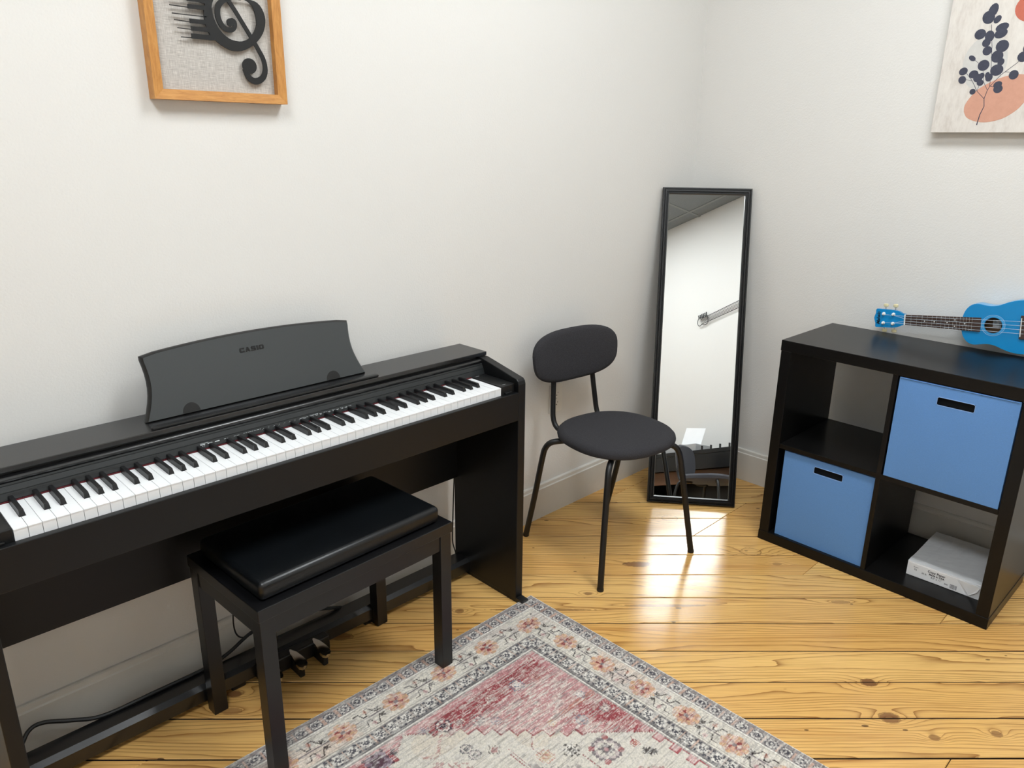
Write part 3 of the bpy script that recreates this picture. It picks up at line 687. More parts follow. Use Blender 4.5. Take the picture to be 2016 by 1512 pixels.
# ------------------------------------------------------------------ chair
chair = thing('upholstered_chair', 'charcoal upholstered chair with round seat and black tubular steel legs', 'chair', (1.863, -0.306, 0), math.radians(-8.8))
def superell(n, A, Bh, p, cx=0.0, cy=0.0):
    out = []
    for k in range(n):
        a = 2 * math.pi * k / n; c, s = math.cos(a), math.sin(a)
        out.append((cx + A * math.copysign(abs(c) ** (2 / p), c), cy + Bh * math.copysign(abs(s) ** (2 / p), s)))
    return out
def cushion(A, Bh, p, cx, cy, layers, n=56):
    b = bmesh.new(); rings = []
    for sc, z in layers: rings.append([b.verts.new((x, y, z)) for x, y in superell(n, A * sc, Bh * sc, p, cx, cy)])
    for i in range(len(rings) - 1):
        for k in range(n): b.faces.new([rings[i][k], rings[i][(k + 1) % n], rings[i + 1][(k + 1) % n], rings[i + 1][k]])
    b.faces.new(rings[0][::-1]); b.faces.new(rings[-1]); return b
seat_b = cushion(0.197, 0.193, 2.35, -0.003, -0.028, [(0.86, 0.428), (0.95, 0.431), (0.99, 0.437), (1.0, 0.446), (0.99, 0.455), (0.955, 0.4625), (0.90, 0.4665), (0.80, 0.4690), (0.6, 0.4705), (0.3, 0.4710), (0.05, 0.4710)])
obj('seat', seat_b, 'grey_fabric', chair, smooth=True)
# backrest: an oval pad bent around the sitter
n = 56; b = bmesh.new(); rings = []
lay = [(0.10, -0.012), (0.5, -0.012), (0.86, -0.012), (0.95, -0.010), (0.995, -0.004), (1.0, 0.002), (0.985, 0.009), (0.94, 0.0145), (0.85, 0.0175), (0.5, 0.019), (0.10, 0.019)]
def back_pt(u, w, d):
    yb = 0.218 - 0.55 * u * u + 0.10 * w; return Vector((u * (1 + 0.35 * w) - 0.004, yb - d, 0.6835 + w + 0.02 * u))
for sc, d in lay: rings.append([b.verts.new(back_pt(u, w, d)) for u, w in superell(n, 0.196 * sc, 0.0945 * sc, 2.9)])
for i in range(len(rings) - 1):
    for k in range(n): b.faces.new([rings[i][k], rings[i][(k + 1) % n], rings[i + 1][(k + 1) % n], rings[i + 1][k]])
b.faces.new(rings[0][::-1]); b.faces.new(rings[-1])
obj('backrest', b, 'grey_fabric', chair, smooth=True)
for s in (-1, 1):
    obj('back_tube', tube(bmesh.new(), smooth_path([(s * 0.088, 0.228, 0.70), (s * 0.092, 0.216, 0.60), (s * 0.101, 0.204, 0.50), (s * 0.104, 0.196, 0.455), (s * 0.103, 0.178, 0.429), (s * 0.10, 0.14, 0.4195), (s * 0.09, 0.04, 0.4185)], 6), 0.0095, 12), 'black_metal', chair, smooth=True)
    rear = obj('leg', tube(bmesh.new(), smooth_path([(s * 0.08, 0.06, 0.4165), (s * 0.15, 0.085, 0.4165), (s * 0.182, 0.106, 0.411), (s * 0.196, 0.122, 0.388), (s * 0.199, 0.136, 0.34), (s * 0.201, 0.175, 0.17), (s * 0.203, 0.2177, 0.0035)], 6), 0.0105, 12), 'black_metal', chair, smooth=True)
    front = obj('leg', tube(bmesh.new(), smooth_path([(s * 0.06, -0.08, 0.4165), (s * 0.12, -0.135, 0.4165), (s * 0.150, -0.158, 0.411), (s * 0.166, -0.170, 0.388), (s * 0.175, -0.178, 0.34), (s * 0.198, -0.198, 0.17), (s * 0.2195, -0.2177, 0.0035)], 6), 0.0105, 12), 'black_metal', chair, smooth=True)
    obj('glide', lathe(bmesh.new(), [(0.0112, 0), (0.0118, 0.003), (0.0112, 0.010)], 12, Matrix.Translation((s * 0.203, 0.2177, 0))), 'cord', rear)
    obj('glide', lathe(bmesh.new(), [(0.0112, 0), (0.0118, 0.003), (0.0112, 0.010)], 12, Matrix.Translation((s * 0.2195, -0.2177, 0))), 'cord', front)
b = bmesh.new(); box(b, -0.10, 0.10, -0.10, 0.07, 0.421, 0.429, 0.003); obj('seat_plate', b, 'black_metal', chair)

# ------------------------------------------------------------------ leaning mirror
mir = thing('leaning_mirror', 'tall narrow mirror in a black moulded frame leaning into the corner', 'mirror', (2.252, -0.2115, 0.0), -0.901)
LEAN = 0.272; MW, MH, FWD = 0.353, 1.286, 0.027
def mp(u, w, d): return Vector((u, w * math.sin(LEAN) - d * math.cos(LEAN), w * math.cos(LEAN) + d * math.sin(LEAN) + 0.0062))
prof = [(0.0, -0.022), (0.0, -0.004), (0.002, 0.0), (0.006, 0.0), (0.0075, -0.003), (0.009, -0.003), (0.011, 0.001), (0.016, 0.001), (0.018, -0.0035), (0.020, -0.0035), (0.022, -0.002), (0.0245, -0.002), (FWD, -0.008), (FWD, -0.022)]
def mring(k, d): return [mp(k, k, d), mp(MW - k, k, d), mp(MW - k, MH - k, d), mp(k, MH - k, d)]
b = bmesh.new(); R = [[b.verts.new(p) for p in mring(k, d)] for k, d in prof]
for i in range(len(R)):
    j = (i + 1) % len(R)
    for q in range(4): b.faces.new([R[i][q], R[i][(q + 1) % 4], R[j][(q + 1) % 4], R[j][q]])
obj('frame', b, 'frame_black', mir)
b = bmesh.new(); plate(b, [(FWD - 0.003, FWD - 0.003), (MW - FWD + 0.003, FWD - 0.003), (MW - FWD + 0.003, MH - FWD + 0.003), (FWD - 0.003, MH - FWD + 0.003)], -0.014, -0.0115, mp)
obj('glass', b, 'mirror', mir)
b = bmesh.new(); plate(b, [(0.004, 0.004), (MW - 0.004, 0.004), (MW - 0.004, MH - 0.004), (0.004, MH - 0.004)], -0.0215, -0.0145, mp); obj('backing', b, 'dark_inside', mir)

# ------------------------------------------------------------------ cube shelf
KYAW = -1.5872
shelf = thing('cube_shelf', 'black-brown four-cube shelving unit against the right wall', 'shelf', (2.3225, -0.6711, 0), KYAW)
S, D, TH = 0.77, 0.39, 0.038
obj('top_panel', B(-0.001, S + 0.001, -0.001, D, S - TH, S, 0.0015), 'kallax', shelf)
obj('bottom_panel', B(-0.001, S + 0.001, -0.001, D, 0.0, TH, 0.0015), 'kallax', shelf)
for u in (0.0, S - TH): obj('side_panel', B(u + 0.0008, u + TH - 0.0008, 0.0005, D - 0.001, TH, S - TH, 0.001), 'kallax_v', shelf)
obj('middle_shelf', B(TH, S - TH, 0.002, D - 0.002, 0.377, 0.393, 0.0006), 'kallax', shelf)
for z0, z1 in ((TH, 0.377), (0.393, S - TH)): obj('divider', B(0.377, 0.393, 0.0022, D - 0.002, z0, z1, 0.0006), 'kallax_v', shelf)
km = root_matrix(shelf)
def storage_bin(u0, u1, z0, z1, v0, hu0, hu1, hz0, hz1, label):
    t = thing('storage_bin', label, 'bin', km @ Vector(((u0 + u1) / 2, v0, z0)), KYAW, 'blue fabric bins in the cube shelf')
    w = (u1 - u0) / 2; h = z1 - z0; c = (u0 + u1) / 2; a0, a1, c0, c1 = hu0 - c, hu1 - c, hz0 - z0, hz1 - z0; dp = 0.355
    b = bmesh.new(); nu, nz = 18, 18
    us = sorted(set([-w + 2 * w * i / nu for i in range(nu + 1) if not a0 - 0.012 < -w + 2 * w * i / nu < a1 + 0.012] + [a0, a1])); zs = sorted(set([h * i / nz for i in range(nz + 1) if not c0 - 0.012 < h * i / nz < c1 + 0.012] + [c0, c1]))
    def sag(u, z): 
        e = max(0.0, (1 - (u / w) ** 2)) * max(0.0, 4 * (z / h) * (1 - z / h)); return -0.004 * e + 0.0012 * math.sin(31 * u + 2) * math.sin(23 * z + 1) * e
    for front in (0, 1):
        g = [[b.verts.new((u, 0.006 * front + sag(u, z), z)) for z in zs] for u in us]
        for i in range(len(us) - 1):
            for j in range(len(zs) - 1):
                if us[i] >= a0 - 1e-6 and us[i + 1] <= a1 + 1e-6 and zs[j] >= c0 - 1e-6 and zs[j + 1] <= c1 + 1e-6: continue
                b.faces.new([g[i][j], g[i + 1][j], g[i + 1][j + 1], g[i][j + 1]])
        if front == 0: g0 = g
    for i in range(len(us) - 1):
        for j in (0, -1): b.faces.new([g0[i][j], g0[i + 1][j], g[i + 1][j], g[i][j]])
    for j in range(len(zs) - 1):
        for i in (0, -1): b.faces.new([g0[i][j], g0[i][j + 1], g[i][j + 1], g[i][j]])
    obj('front_panel', b, 'blue_fabric', t, smooth=True)
    for nm, bb in (('side_wall', B(-w, -w + 0.005, 0.006, dp, 0, h, 0.001)), ('side_wall', B(w - 0.005, w, 0.006, dp, 0, h, 0.001)), ('back_wall', B(-w + 0.005, w - 0.005, dp - 0.005, dp, 0, h, 0.001)), ('base', B(-w + 0.005, w - 0.005, 0.006, dp - 0.005, 0, 0.004))):
        obj(nm, bb, 'blue_fabric', t)
    obj('hole_shade', B(-w + 0.006, w - 0.006, 0.016, 0.020, 0.006, h - 0.006), 'dark_inside', t)  # near-black sheet painted as the shade behind the hand hole
    ft = bmesh.new(); sg = sag((a0 + a1) / 2, c1); r = 0.0011
    ring = [(a0, c0), (a1, c0), (a1, c1), (a0, c1)]
    pth = []
    for (x, z), (dx, dz) in zip(ring, [(1, 1), (-1, 1), (-1, -1), (1, -1)]): pth.append((x, z, dx, dz))
    loop = [(a0 + 0.004, sg - 0.0006, c0), (a1 - 0.004, sg - 0.0006, c0), (a1, sg - 0.0006, c0 + 0.004), (a1, sg - 0.0006, c1 - 0.004), (a1 - 0.004, sg - 0.0006, c1), (a0 + 0.004, sg - 0.0006, c1), (a0, sg - 0.0006, c1 - 0.004), (a0, sg - 0.0006, c0 + 0.004), (a0 + 0.004, sg - 0.0006, c0)]
    tube(ft, loop, r, 8); obj('handle_rim', ft, 'blue_rim', t, smooth=True, label='pale stitched rim of the hand hole')
    hm = bmesh.new(); tube(hm, [(-w + 0.002, -0.0004, h - 0.002), (w - 0.002, -0.0004, h - 0.002)], 0.0022, 8); obj('top_hem', hm, 'blue_fabric', t, smooth=True)
    return t
storage_bin(0.0565, 0.3745, TH + 0.0005, 0.371, 0.012, 0.169, 0.271, 0.319, 0.345, 'blue fabric storage bin in the lower left cube of the shelf')
storage_bin(0.3985, 0.7285, 0.3935, 0.7285, 0.003, 0.514, 0.618, 0.666, 0.692, 'blue fabric storage bin in the upper right cube, below the ukulele')
# ream of copy paper
ream = thing('paper_ream', 'wrapped white ream of copy paper in the lower right cube', 'paper', km @ Vector((0.607, 0.088, TH)), KYAW + 0.02)
b = bmesh.new(); rw, rd, rh = 0.110, 0.280, 0.051
nu, nv = 10, 12; top = []
for i in range(nu + 1):
    for j in range(nv + 1):
        u = -rw + 2 * rw * i / nu; v = rd * j / nv; e = math.sin(math.pi * j / nv) * 0.3
        top.append(b.verts.new((u, v, rh + 0.0012 * math.sin(9 * u * 10 + 3 * v * 8) * (1 if 0 < j < nv else 0.4) + (0.0015 if j == 1 else 0) + RNG.uniform(-0.0004, 0.0004))))
T = lambda i, j: top[i * (nv + 1) + j]
for i in range(nu):
    for j in range(nv): b.faces.new([T(i, j), T(i + 1, j), T(i + 1, j + 1), T(i, j + 1)])
def side(seq):
    lo = [b.verts.new((v.co.x, v.co.y, 0.0003)) for v in seq]
    for k in range(len(seq) - 1): b.faces.new([lo[k], lo[k + 1], seq[k + 1], seq[k]])
side([T(i, 0) for i in range(nu + 1)]); side([T(nu, j) for j in range(nv + 1)]); side([T(i, nv) for i in range(nu, -1, -1)]); side([T(0, j) for j in range(nv, -1, -1)])
obj('wrapper', b, 'paper', ream)
fn = lambda u, z, d: Vector((u, -d, z))
b = bmesh.new(); plate(b, [(-rw + 0.012, 0.002), (rw - 0.040, 0.002), (rw - 0.070, rh - 0.004), (-rw + 0.004, rh - 0.004)], 0.0002, 0.0016, fn); obj('end_flap', b, 'paper', ream)
b = bmesh.new(); plate(b, [(rw - 0.066, rh - 0.0035), (rw - 0.001, rh - 0.002), (rw - 0.008, 0.028), (rw - 0.030, 0.004)], 0.0004, 0.0030, lambda u, z, d: Vector((u, -d - (0.006 if u > rw - 0.01 else 0), z))); obj('end_flap', b, 'paper', ream)
def rtext(s, size, u, z, mat, bold=0.0): obj('wrapper_print', text_bm(s, size, basis((u, -0.0019, z), (1, 0, 0), (0, 0, 1), (0, -1, 0)), 0.0002, 'CENTER', bold=bold), mat, ream)
rtext('Copy Paper', 0.0112, -0.020, 0.0335, 'print_dark', 0.0002); rtext('Made in USA', 0.0088, -0.018, 0.0245, 'print_dark', 0.00025); rtext('8.5" x 11"', 0.0082, -0.018, 0.0155, 'print_dark')
rtext('92', 0.0085, -0.083, 0.024, 'print_dark'); rtext('Bright', 0.0058, -0.083, 0.034, 'print_grey'); rtext('20 lb', 0.0078, -0.056, 0.0200, 'print_dark'); rtext('500', 0.0072, 0.012, 0.0115, 'print_dark')
b = bmesh.new(); x = 0.024; rb = random.Random(5)
while x < 0.044:
    w = rb.choice([0.0006, 0.001, 0.0016]); plate(b, [(x, 0.006), (x + w, 0.006), (x + w, 0.021), (x, 0.021)], 0.0016, 0.0019, fn); x += w + rb.choice([0.0006, 0.001])
obj('barcode', b, 'print_grey', ream)

# ------------------------------------------------------------------ ukulele
SL = 0.100; AL = math.radians(2)
hd = Vector((0, 1, -SL)).normalized(); uv_ = Vector((math.sin(AL), 0, math.cos(AL))); uv_ = (uv_ - hd * uv_.dot(hd)).normalized(); fnv = hd.cross(-uv_)
UO = Vector((2.690, -1.2072, 0.8575))     # sound hole centre on the front face
um = basis(UO, hd, -uv_, fnv)
uke = bpy.data.objects.new('ukulele', None); COL.objects.link(uke); uke.matrix_basis = um; uke.empty_display_size = 0.05
tag(uke, 'bright blue ukulele lying on its side on top of the cube shelf', 'ukulele')
def uob(name, bm, mat, parent=None, smooth=False, label=None): return obj(name, bm, mat, parent or uke, smooth=smooth, label=label)
# half-width of the body along its length (x towards the head, 0 at sound hole)
bx = [-0.148, -0.146, -0.138, -0.125, -0.108, -0.085, -0.060, -0.035, -0.012, 0.010, 0.030, 0.050, 0.068, 0.082, 0.090, 0.0935]
bw_ = [0.0, 0.026, 0.052, 0.070, 0.0815, 0.0865, 0.0840, 0.0765, 0.0665, 0.0625, 0.0650, 0.0680, 0.0630, 0.0480, 0.0270, 0.0]
sx = np.linspace(-0.148, 0.0935, 400); th_pts = [(x, w) for x, w in zip(bx, bw_)]
half = [Vector((x, w, 0)) for x, w in th_pts]; half = smooth_path(half, 8)
outline = [(p.x, max(p.y, 0.0)) for p in half] + [(p.x, -max(p.y, 0.0)) for p in reversed(half[1:-1])]
# resample by angle around the sound hole (star-shaped) so hole and rim can be bridged
N = 120; HR = 0.0255; rim = []
seg = [(outline[i], outline[(i + 1) % len(outline)]) for i in range(len(outline))]
for k in range(N):
    a = 2 * math.pi * k / N; dx, dy = math.cos(a), math.sin(a); best = None
    for (x1, y1), (x2, y2) in seg:
        ex, ey = x2 - x1, y2 - y1; det = dx * (-ey) + dy * ex
        if abs(det) < 1e-12: continue
        t_ = (x1 * (-ey) + y1 * ex) / det; s_ = (dx * y1 - dy * x1) / det
        if t_ > 0 and -1e-6 <= s_ <= 1 + 1e-6: best = t_ if best is None else max(best, t_)
    rim.append((dx * best, dy * best))
hole = [(HR * math.cos(2 * math.pi * k / N), HR * math.sin(2 * math.pi * k / N)) for k in range(N)]
TB = 0.052
b = bmesh.new(); h1 = [b.verts.new((x, y, 0)) for x, y in hole]; h0 = [b.verts.new((x, y, -0.002)) for x, y in hole]; r1 = [b.verts.new((x, y, 0)) for x, y in rim]
for k in range(N):
    q = (k + 1) % N; b.faces.new([h1[k], r1[k], r1[q], h1[q]]); b.faces.new([h0[k], h1[k], h1[q], h0[q]])
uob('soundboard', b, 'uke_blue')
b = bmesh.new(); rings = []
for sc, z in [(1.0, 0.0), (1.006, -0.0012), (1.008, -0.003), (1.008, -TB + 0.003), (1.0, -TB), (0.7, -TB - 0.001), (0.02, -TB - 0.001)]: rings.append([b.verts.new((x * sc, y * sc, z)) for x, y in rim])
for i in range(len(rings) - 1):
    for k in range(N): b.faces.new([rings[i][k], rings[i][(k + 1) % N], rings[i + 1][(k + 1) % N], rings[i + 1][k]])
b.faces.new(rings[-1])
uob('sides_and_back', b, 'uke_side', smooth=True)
b = bmesh.new(); lathe(b, [(0.05, -TB + 0.003), (0.05, -TB + 0.004)], 24); uob('inside_back', b, 'uke_inside')
b = bmesh.new(); box(b, -0.012, 0.012, -0.012, 0.012, -TB + 0.0042, -TB + 0.0046); uob('inside_label', b, 'paper')
for ri, ro in ((0.0335, 0.0345), (0.0275, 0.0318)):
    b = bmesh.new(); n = 48
    for z in (0.0001, 0.0005): pass
    A = [[b.verts.new((r * math.cos(2 * math.pi * k / n), r * math.sin(2 * math.pi * k / n), z)) for k in range(n)] for r, z in ((ri, 0.0001), (ri, 0.0005), (ro, 0.0005), (ro, 0.0001))]
    for i in range(3):
        for k in range(n): b.faces.new([A[i][k], A[i][(k + 1) % n], A[i + 1][(k + 1) % n], A[i + 1][k]])
    uob('rosette_ring', b, 'rosette' if ri > 0.03 else 'uke_side')
NX = 0.2695      # nut position
b = bmesh.new(); box(b, 0.085, NX, -0.0145, 0.0145, -0.021, 0.0, 0.004); uob('neck', b, 'uke_blue', smooth=True)
b = bmesh.new(); plate(b, [(0.0355, -0.0232), (NX - 0.001, -0.0178), (NX - 0.001, 0.0178), (0.0355, 0.0232)], 0.0002, 0.0045, lambda x, y, z: Vector((x, y, z)))
fb = uob('fretboard', b, 'rosewood')
def fbw(x): return 0.0232 + (0.0178 - 0.0232) * (x - 0.0355) / (NX - 0.0365)
SCALE = 0.346; xs = []
for k in range(1, 17):
    x = NX - SCALE * (1 - 2 ** (-k / 12.0))
    if x > 0.042: xs.append(x); b = bmesh.new(); tube(b, [(x, -fbw(x), 0.0046), (x, fbw(x), 0.0046)], 0.0007, 6); uob('fret', b, 'nickel', fb)
fr_ = [NX] + xs
for k, ys in ((4, (0,)), (6, (0,)), (9, (0,)), (11, (-0.0105, 0.0105)), (14, (0,))):
    if k < len(fr_):
        xm = (fr_[k] + fr_[k - 1]) / 2
        for yy in ys: uob('position_dot', lathe(bmesh.new(), [(0.0022, 0.0044), (0.0022, 0.0047)], 10, Matrix.Translation((xm, yy, 0))), 'bone', fb)
uob('nut', B(NX - 0.001, NX + 0.003, -0.0185, 0.0185, 0.0, 0.0072, 0.0006), 'bone')
# headstock
hp = [(NX + 0.002, -0.0185), (NX + 0.012, -0.0215), (NX + 0.026, -0.0290), (NX + 0.045, -0.0315), (NX + 0.098, -0.0335), (NX + 0.1015, -0.030), (NX + 0.1015, -0.018), (NX + 0.105, -0.008), (NX + 0.1068, 0.0), (NX + 0.105, 0.008), (NX + 0.1015, 0.018), (NX + 0.1015, 0.030), (NX + 0.098, 0.0335), (NX + 0.045, 0.0315), (NX + 0.026, 0.0290), (NX + 0.012, 0.0215), (NX + 0.002, 0.0185)]
b = bmesh.new(); plate(b, hp, -0.012, 0.0005, lambda x, y, z: Vector((x, y, z))); hs = uob('headstock', b, 'uke_blue')
uob('name_print', text_bm('Mahalo', 0.0155, basis((NX + 0.0865, 0.0225, 0.0008), (0, -1, 0), (1, 0, 0), (0, 0, 1)), 0.0002, 'LEFT', shear=0.3, bold=0.0004), 'logo', hs, label='black script lettering')
pegs = [(NX + 0.041, -0.0165), (NX + 0.074, -0.0165), (NX + 0.041, 0.0165), (NX + 0.074, 0.0165)]
for k, (px, py) in enumerate(pegs):
    p = uob('tuner', lathe(bmesh.new(), [(0.0060, 0.0004), (0.0060, 0.0022), (0.0048, 0.0030), (0.0034, 0.0034), (0.0030, 0.0095), (0.0036, 0.0108), (0.0020, 0.0118)], 14, Matrix.Translation((px, py, 0))), 'bone', hs, smooth=True)
    sd = -1 if py < 0 else 1
    b = bmesh.new(); tube(b, [(px, sd * 0.028, -0.016), (px, sd * 0.043, -0.016)], 0.0016, 8); uob('tuner_shaft', b, 'nickel', hs)
    b = cushion(0.0085, 0.0058, 2.4, 0, 0, [(0.6, -0.0058), (0.95, -0.0040), (1.0, 0.0), (0.95, 0.0040), (0.6, 0.0058), (0.3, 0.0040)], 20)
    bmesh.ops.transform(b, matrix=Matrix.Translation((px, sd * 0.0452, -0.016)) @ Matrix.Rotation(math.pi / 2, 4, 'X'), verts=b.verts)
    uob('tuner_button', b, 'pearl', hs, smooth=True)
b = bmesh.new(); box(b, -0.094, -0.076, -0.0380, 0.0380, 0.0001, 0.0070, 0.0015); br = uob('bridge', b, 'rosewood')
uob('saddle', B(-0.0805, -0.0780, -0.0300, 0.0300, 0.0065, 0.0100, 0.0006), 'bone', br)
for k, (px, py) in enumerate([pegs[1], pegs[0], pegs[2], pegs[3]]):
    yb = -0.0195 + 0.013 * k; yn = -0.0130 + 0.00867 * k
    b = bmesh.new(); tube(b, [(-0.0885, yb, 0.0070), (-0.079, yb, 0.0103), (NX + 0.001, yn, 0.0076), (px, py * 0.86, 0.0066)], 0.00052, 6); uob('string', b, 'string')

# ------------------------------------------------------------------ framed clef art on the left wall
AX, AZ, AW, AH = 0.5475, 1.4955, 0.3185, 0.42
art = thing('framed_clef_art', 'honey wood framed black treble clef artwork above the piano', 'wall art', (AX, Y1, AZ))
AD = 0.032     # depth off the wall
def ap_(u, w, d): return Vector((u, -d, w))
BR = 0.0215
for nm, pts, mt in (('frame_rail', [(0, 0), (AW, 0), (AW - BR, BR), (BR, BR)], 'oak_h'), ('frame_rail', [(0, AH), (BR, AH - BR), (AW - BR, AH - BR), (AW, AH)], 'oak_h'), ('frame_stile', [(0, 0), (BR, BR), (BR, AH - BR), (0, AH)], 'oak'), ('frame_stile', [(AW, 0), (AW, AH), (AW - BR, AH - BR), (AW - BR, BR)], 'oak')):
    pts = [(p[0] + (0.00015 if p[0] < AW / 2 else -0.00015), p[1]) for p in pts] if nm == 'frame_stile' else pts
    b = bmesh.new(); A = [b.verts.new(ap_(p[0], p[1], 0.001)) for p in pts]; C = []
    for p in pts:
        inner = BR - 1e-6 < p[0] < AW - BR + 1e-6 and BR - 1e-6 < p[1] < AH - BR + 1e-6
        C.append(b.verts.new(ap_(p[0], p[1], AD - (0.0035 if inner else 0.0))))
    n = len(pts); b.faces.new(A); b.faces.new(C[::-1])
    for i in range(n): b.faces.new([A[i], C[i], C[(i + 1) % n], A[(i + 1) % n]])
    obj(nm, b, mt, art)
obj('linen_backing', plate(bmesh.new(), [(0.012, 0.012), (AW - 0.012, 0.012), (AW - 0.012, AH - 0.012), (0.012, AH - 0.012)], 0.008, 0.011, ap_), 'linen', art)
CD0, CD1 = 0.0185, 0.0215
clef = None
def cpart(name, b): 
    return obj(name, b, 'clef', art)
ro = [(0.2335, 0.2271), (0.2625, 0.2234), (0.278, 0.207), (0.2823, 0.1836), (0.2732, 0.1568), (0.2538, 0.1346), (0.2309, 0.1198), (0.2113, 0.1132), (0.1866, 0.1143), (0.1616, 0.1266), (0.1435, 0.1428), (0.1344, 0.1666), (0.1357, 0.1946), (0.148, 0.224), (0.170, 0.252)]
ri = [(0.225, 0.2265), (0.2433, 0.2211), (0.2546, 0.208), (0.2594, 0.1813), (0.2546, 0.1643), (0.2447, 0.1505), (0.233, 0.1402), (0.2135, 0.1344), (0.1891, 0.1381), (0.1686, 0.1541), (0.1571, 0.176), (0.1535, 0.1966), (0.1571, 0.211), (0.166, 0.226), (0.184, 0.246)]
# the bowl: a closed band between the outer and the inner contour
def resample(pts, n):
    P = [Vector((p[0], p[1], 0)) for p in pts]; P = smooth_path(P, 8); Ls = [0.0]
    for a, c in zip(P[:-1], P[1:]): Ls.append(Ls[-1] + (c - a).length)
    out = []; j = 0
    for k in range(n):
        t_ = Ls[-1] * k / (n - 1)
        while j < len(Ls) - 2 and Ls[j + 1] < t_: j += 1
        s_ = (t_ - Ls[j]) / max(1e-9, Ls[j + 1] - Ls[j]); out.append(P[j].lerp(P[j + 1], s_))
    return out
o1, i1 = resample(ro, 48), resample(ri, 48)
b = bmesh.new(); V = [[b.verts.new(ap_(p.x, p.y, d)) for p in L_] for d in (CD0, CD1) for L_ in (o1, i1)]
for k in range(47):
    b.faces.new([V[2][k], V[3][k], V[3][k + 1], V[2][k + 1]]); b.faces.new([V[0][k], V[0][k + 1], V[1][k + 1], V[1][k]]); b.faces.new([V[0][k], V[2][k], V[2][k + 1], V[0][k + 1]]); b.faces.new([V[1][k], V[1][k + 1], V[3][k + 1], V[3][k]])
b.faces.new([V[0][0], V[1][0], V[3][0], V[2][0]]); b.faces.new([V[0][-1], V[2][-1], V[3][-1], V[1][-1]])
cpart('clef_bowl', b)
sp = [(0.225, 0.224), (0.206, 0.2245), (0.1836, 0.2176), (0.1703, 0.2055), (0.1663, 0.1875), (0.1704, 0.1703), (0.1812, 0.1589), (0.1952, 0.1567), (0.2041, 0.163), (0.2063, 0.174), (0.1995, 0.1790), (0.1925, 0.1755)]
sw = [0.003, 0.006, 0.009, 0.0115, 0.0125, 0.0125, 0.0125, 0.0120, 0.0105, 0.0090, 0.0080, 0.0075]
pp = resample(sp, 44); ww = list(np.interp(np.linspace(0, 1, 44), np.linspace(0, 1, len(sw)), sw))
cpart('clef_curl', stroke(bmesh.new(), [(p.x, p.y) for p in pp], ww, CD0 + 0.0001, CD1 + 0.0001, ap_))
cpart('clef_curl_end', plate(bmesh.new(), ellipse(0.1945, 0.1728, 0.0085, 0.0085), CD0 + 0.0002, CD1 + 0.0002, ap_))
st = [(0.150, 0.335), (0.160, 0.30), (0.172, 0.258), (0.1905, 0.2254), (0.2098, 0.1976), (0.2459, 0.1414), (0.2588, 0.1202), (0.2698, 0.0985), (0.272, 0.0758), (0.2637, 0.0581), (0.2454, 0.0495), (0.2290, 0.0565), (0.2201, 0.0762)]
pp = resample(st, 60)
cpart('clef_stem', stroke(bmesh.new(), [(p.x, p.y) for p in pp], list(np.interp(np.linspace(0, 1, 60), [0, 0.6, 0.75, 0.88, 1.0], [0.0095, 0.0095, 0.0110, 0.0150, 0.0120])), CD0 + 0.00015, CD1 + 0.00015, ap_))
cpart('clef_ball', plate(bmesh.new(), ellipse(0.2325, 0.0825, 0.0178, 0.0172, 28), CD0 + 0.00025, CD1 + 0.00025, ap_))
top = [(0.150, 0.335), (0.153, 0.362), (0.166, 0.385), (0.184, 0.386), (0.194, 0.365), (0.190, 0.335), (0.178, 0.300), (0.160, 0.268), (0.145, 0.235), (0.140, 0.205)]
pp = resample(top, 40); cpart('clef_loop', stroke(bmesh.new(), [(p.x, p.y) for p in pp], list(np.interp(np.linspace(0, 1, 40), [0, 0.4, 1], [0.009, 0.014, 0.020])), CD0 + 0.0003, CD1 + 0.0003, ap_))
for (x0, w0, x1, w1, h) in [(0.0995, 0.1960, 0.150, 0.1972, 0.0088), (0.1008, 0.1668, 0.145, 0.1675, 0.0092), (0.1019, 0.1515, 0.145, 0.1520, 0.0092), (0.1010, 0.1360, 0.160, 0.1362, 0.0105), (0.0990, 0.2110, 0.150, 0.2120, 0.0088), (0.0980, 0.2400, 0.160, 0.2410, 0.0088), (0.0970, 0.2550, 0.165, 0.2560, 0.0088)]:
    cpart('clef_key', stroke(bmesh.new(), [(x0, w0), (x1, w1)], h, CD0 - 0.0001, CD1 - 0.0001, ap_))
for (x0, w0, x1, w1) in [(0.0596, 0.1944, 0.101, 0.1940), (0.0631, 0.1783, 0.140, 0.1786), (0.0661, 0.1655, 0.102, 0.1645), (0.0715, 0.1499, 0.103, 0.1494), (0.0777, 0.1319, 0.103, 0.1324), (0.0570, 0.2080, 0.101, 0.2085), (0.0560, 0.2240, 0.150, 0.2245), (0.0550, 0.2385, 0.100, 0.2390), (0.0560, 0.2540, 0.100, 0.2545)]:
    cpart('clef_line', stroke(bmesh.new(), [(x0, w0), (x1, w1)], 0.0017, CD0, CD1, ap_))

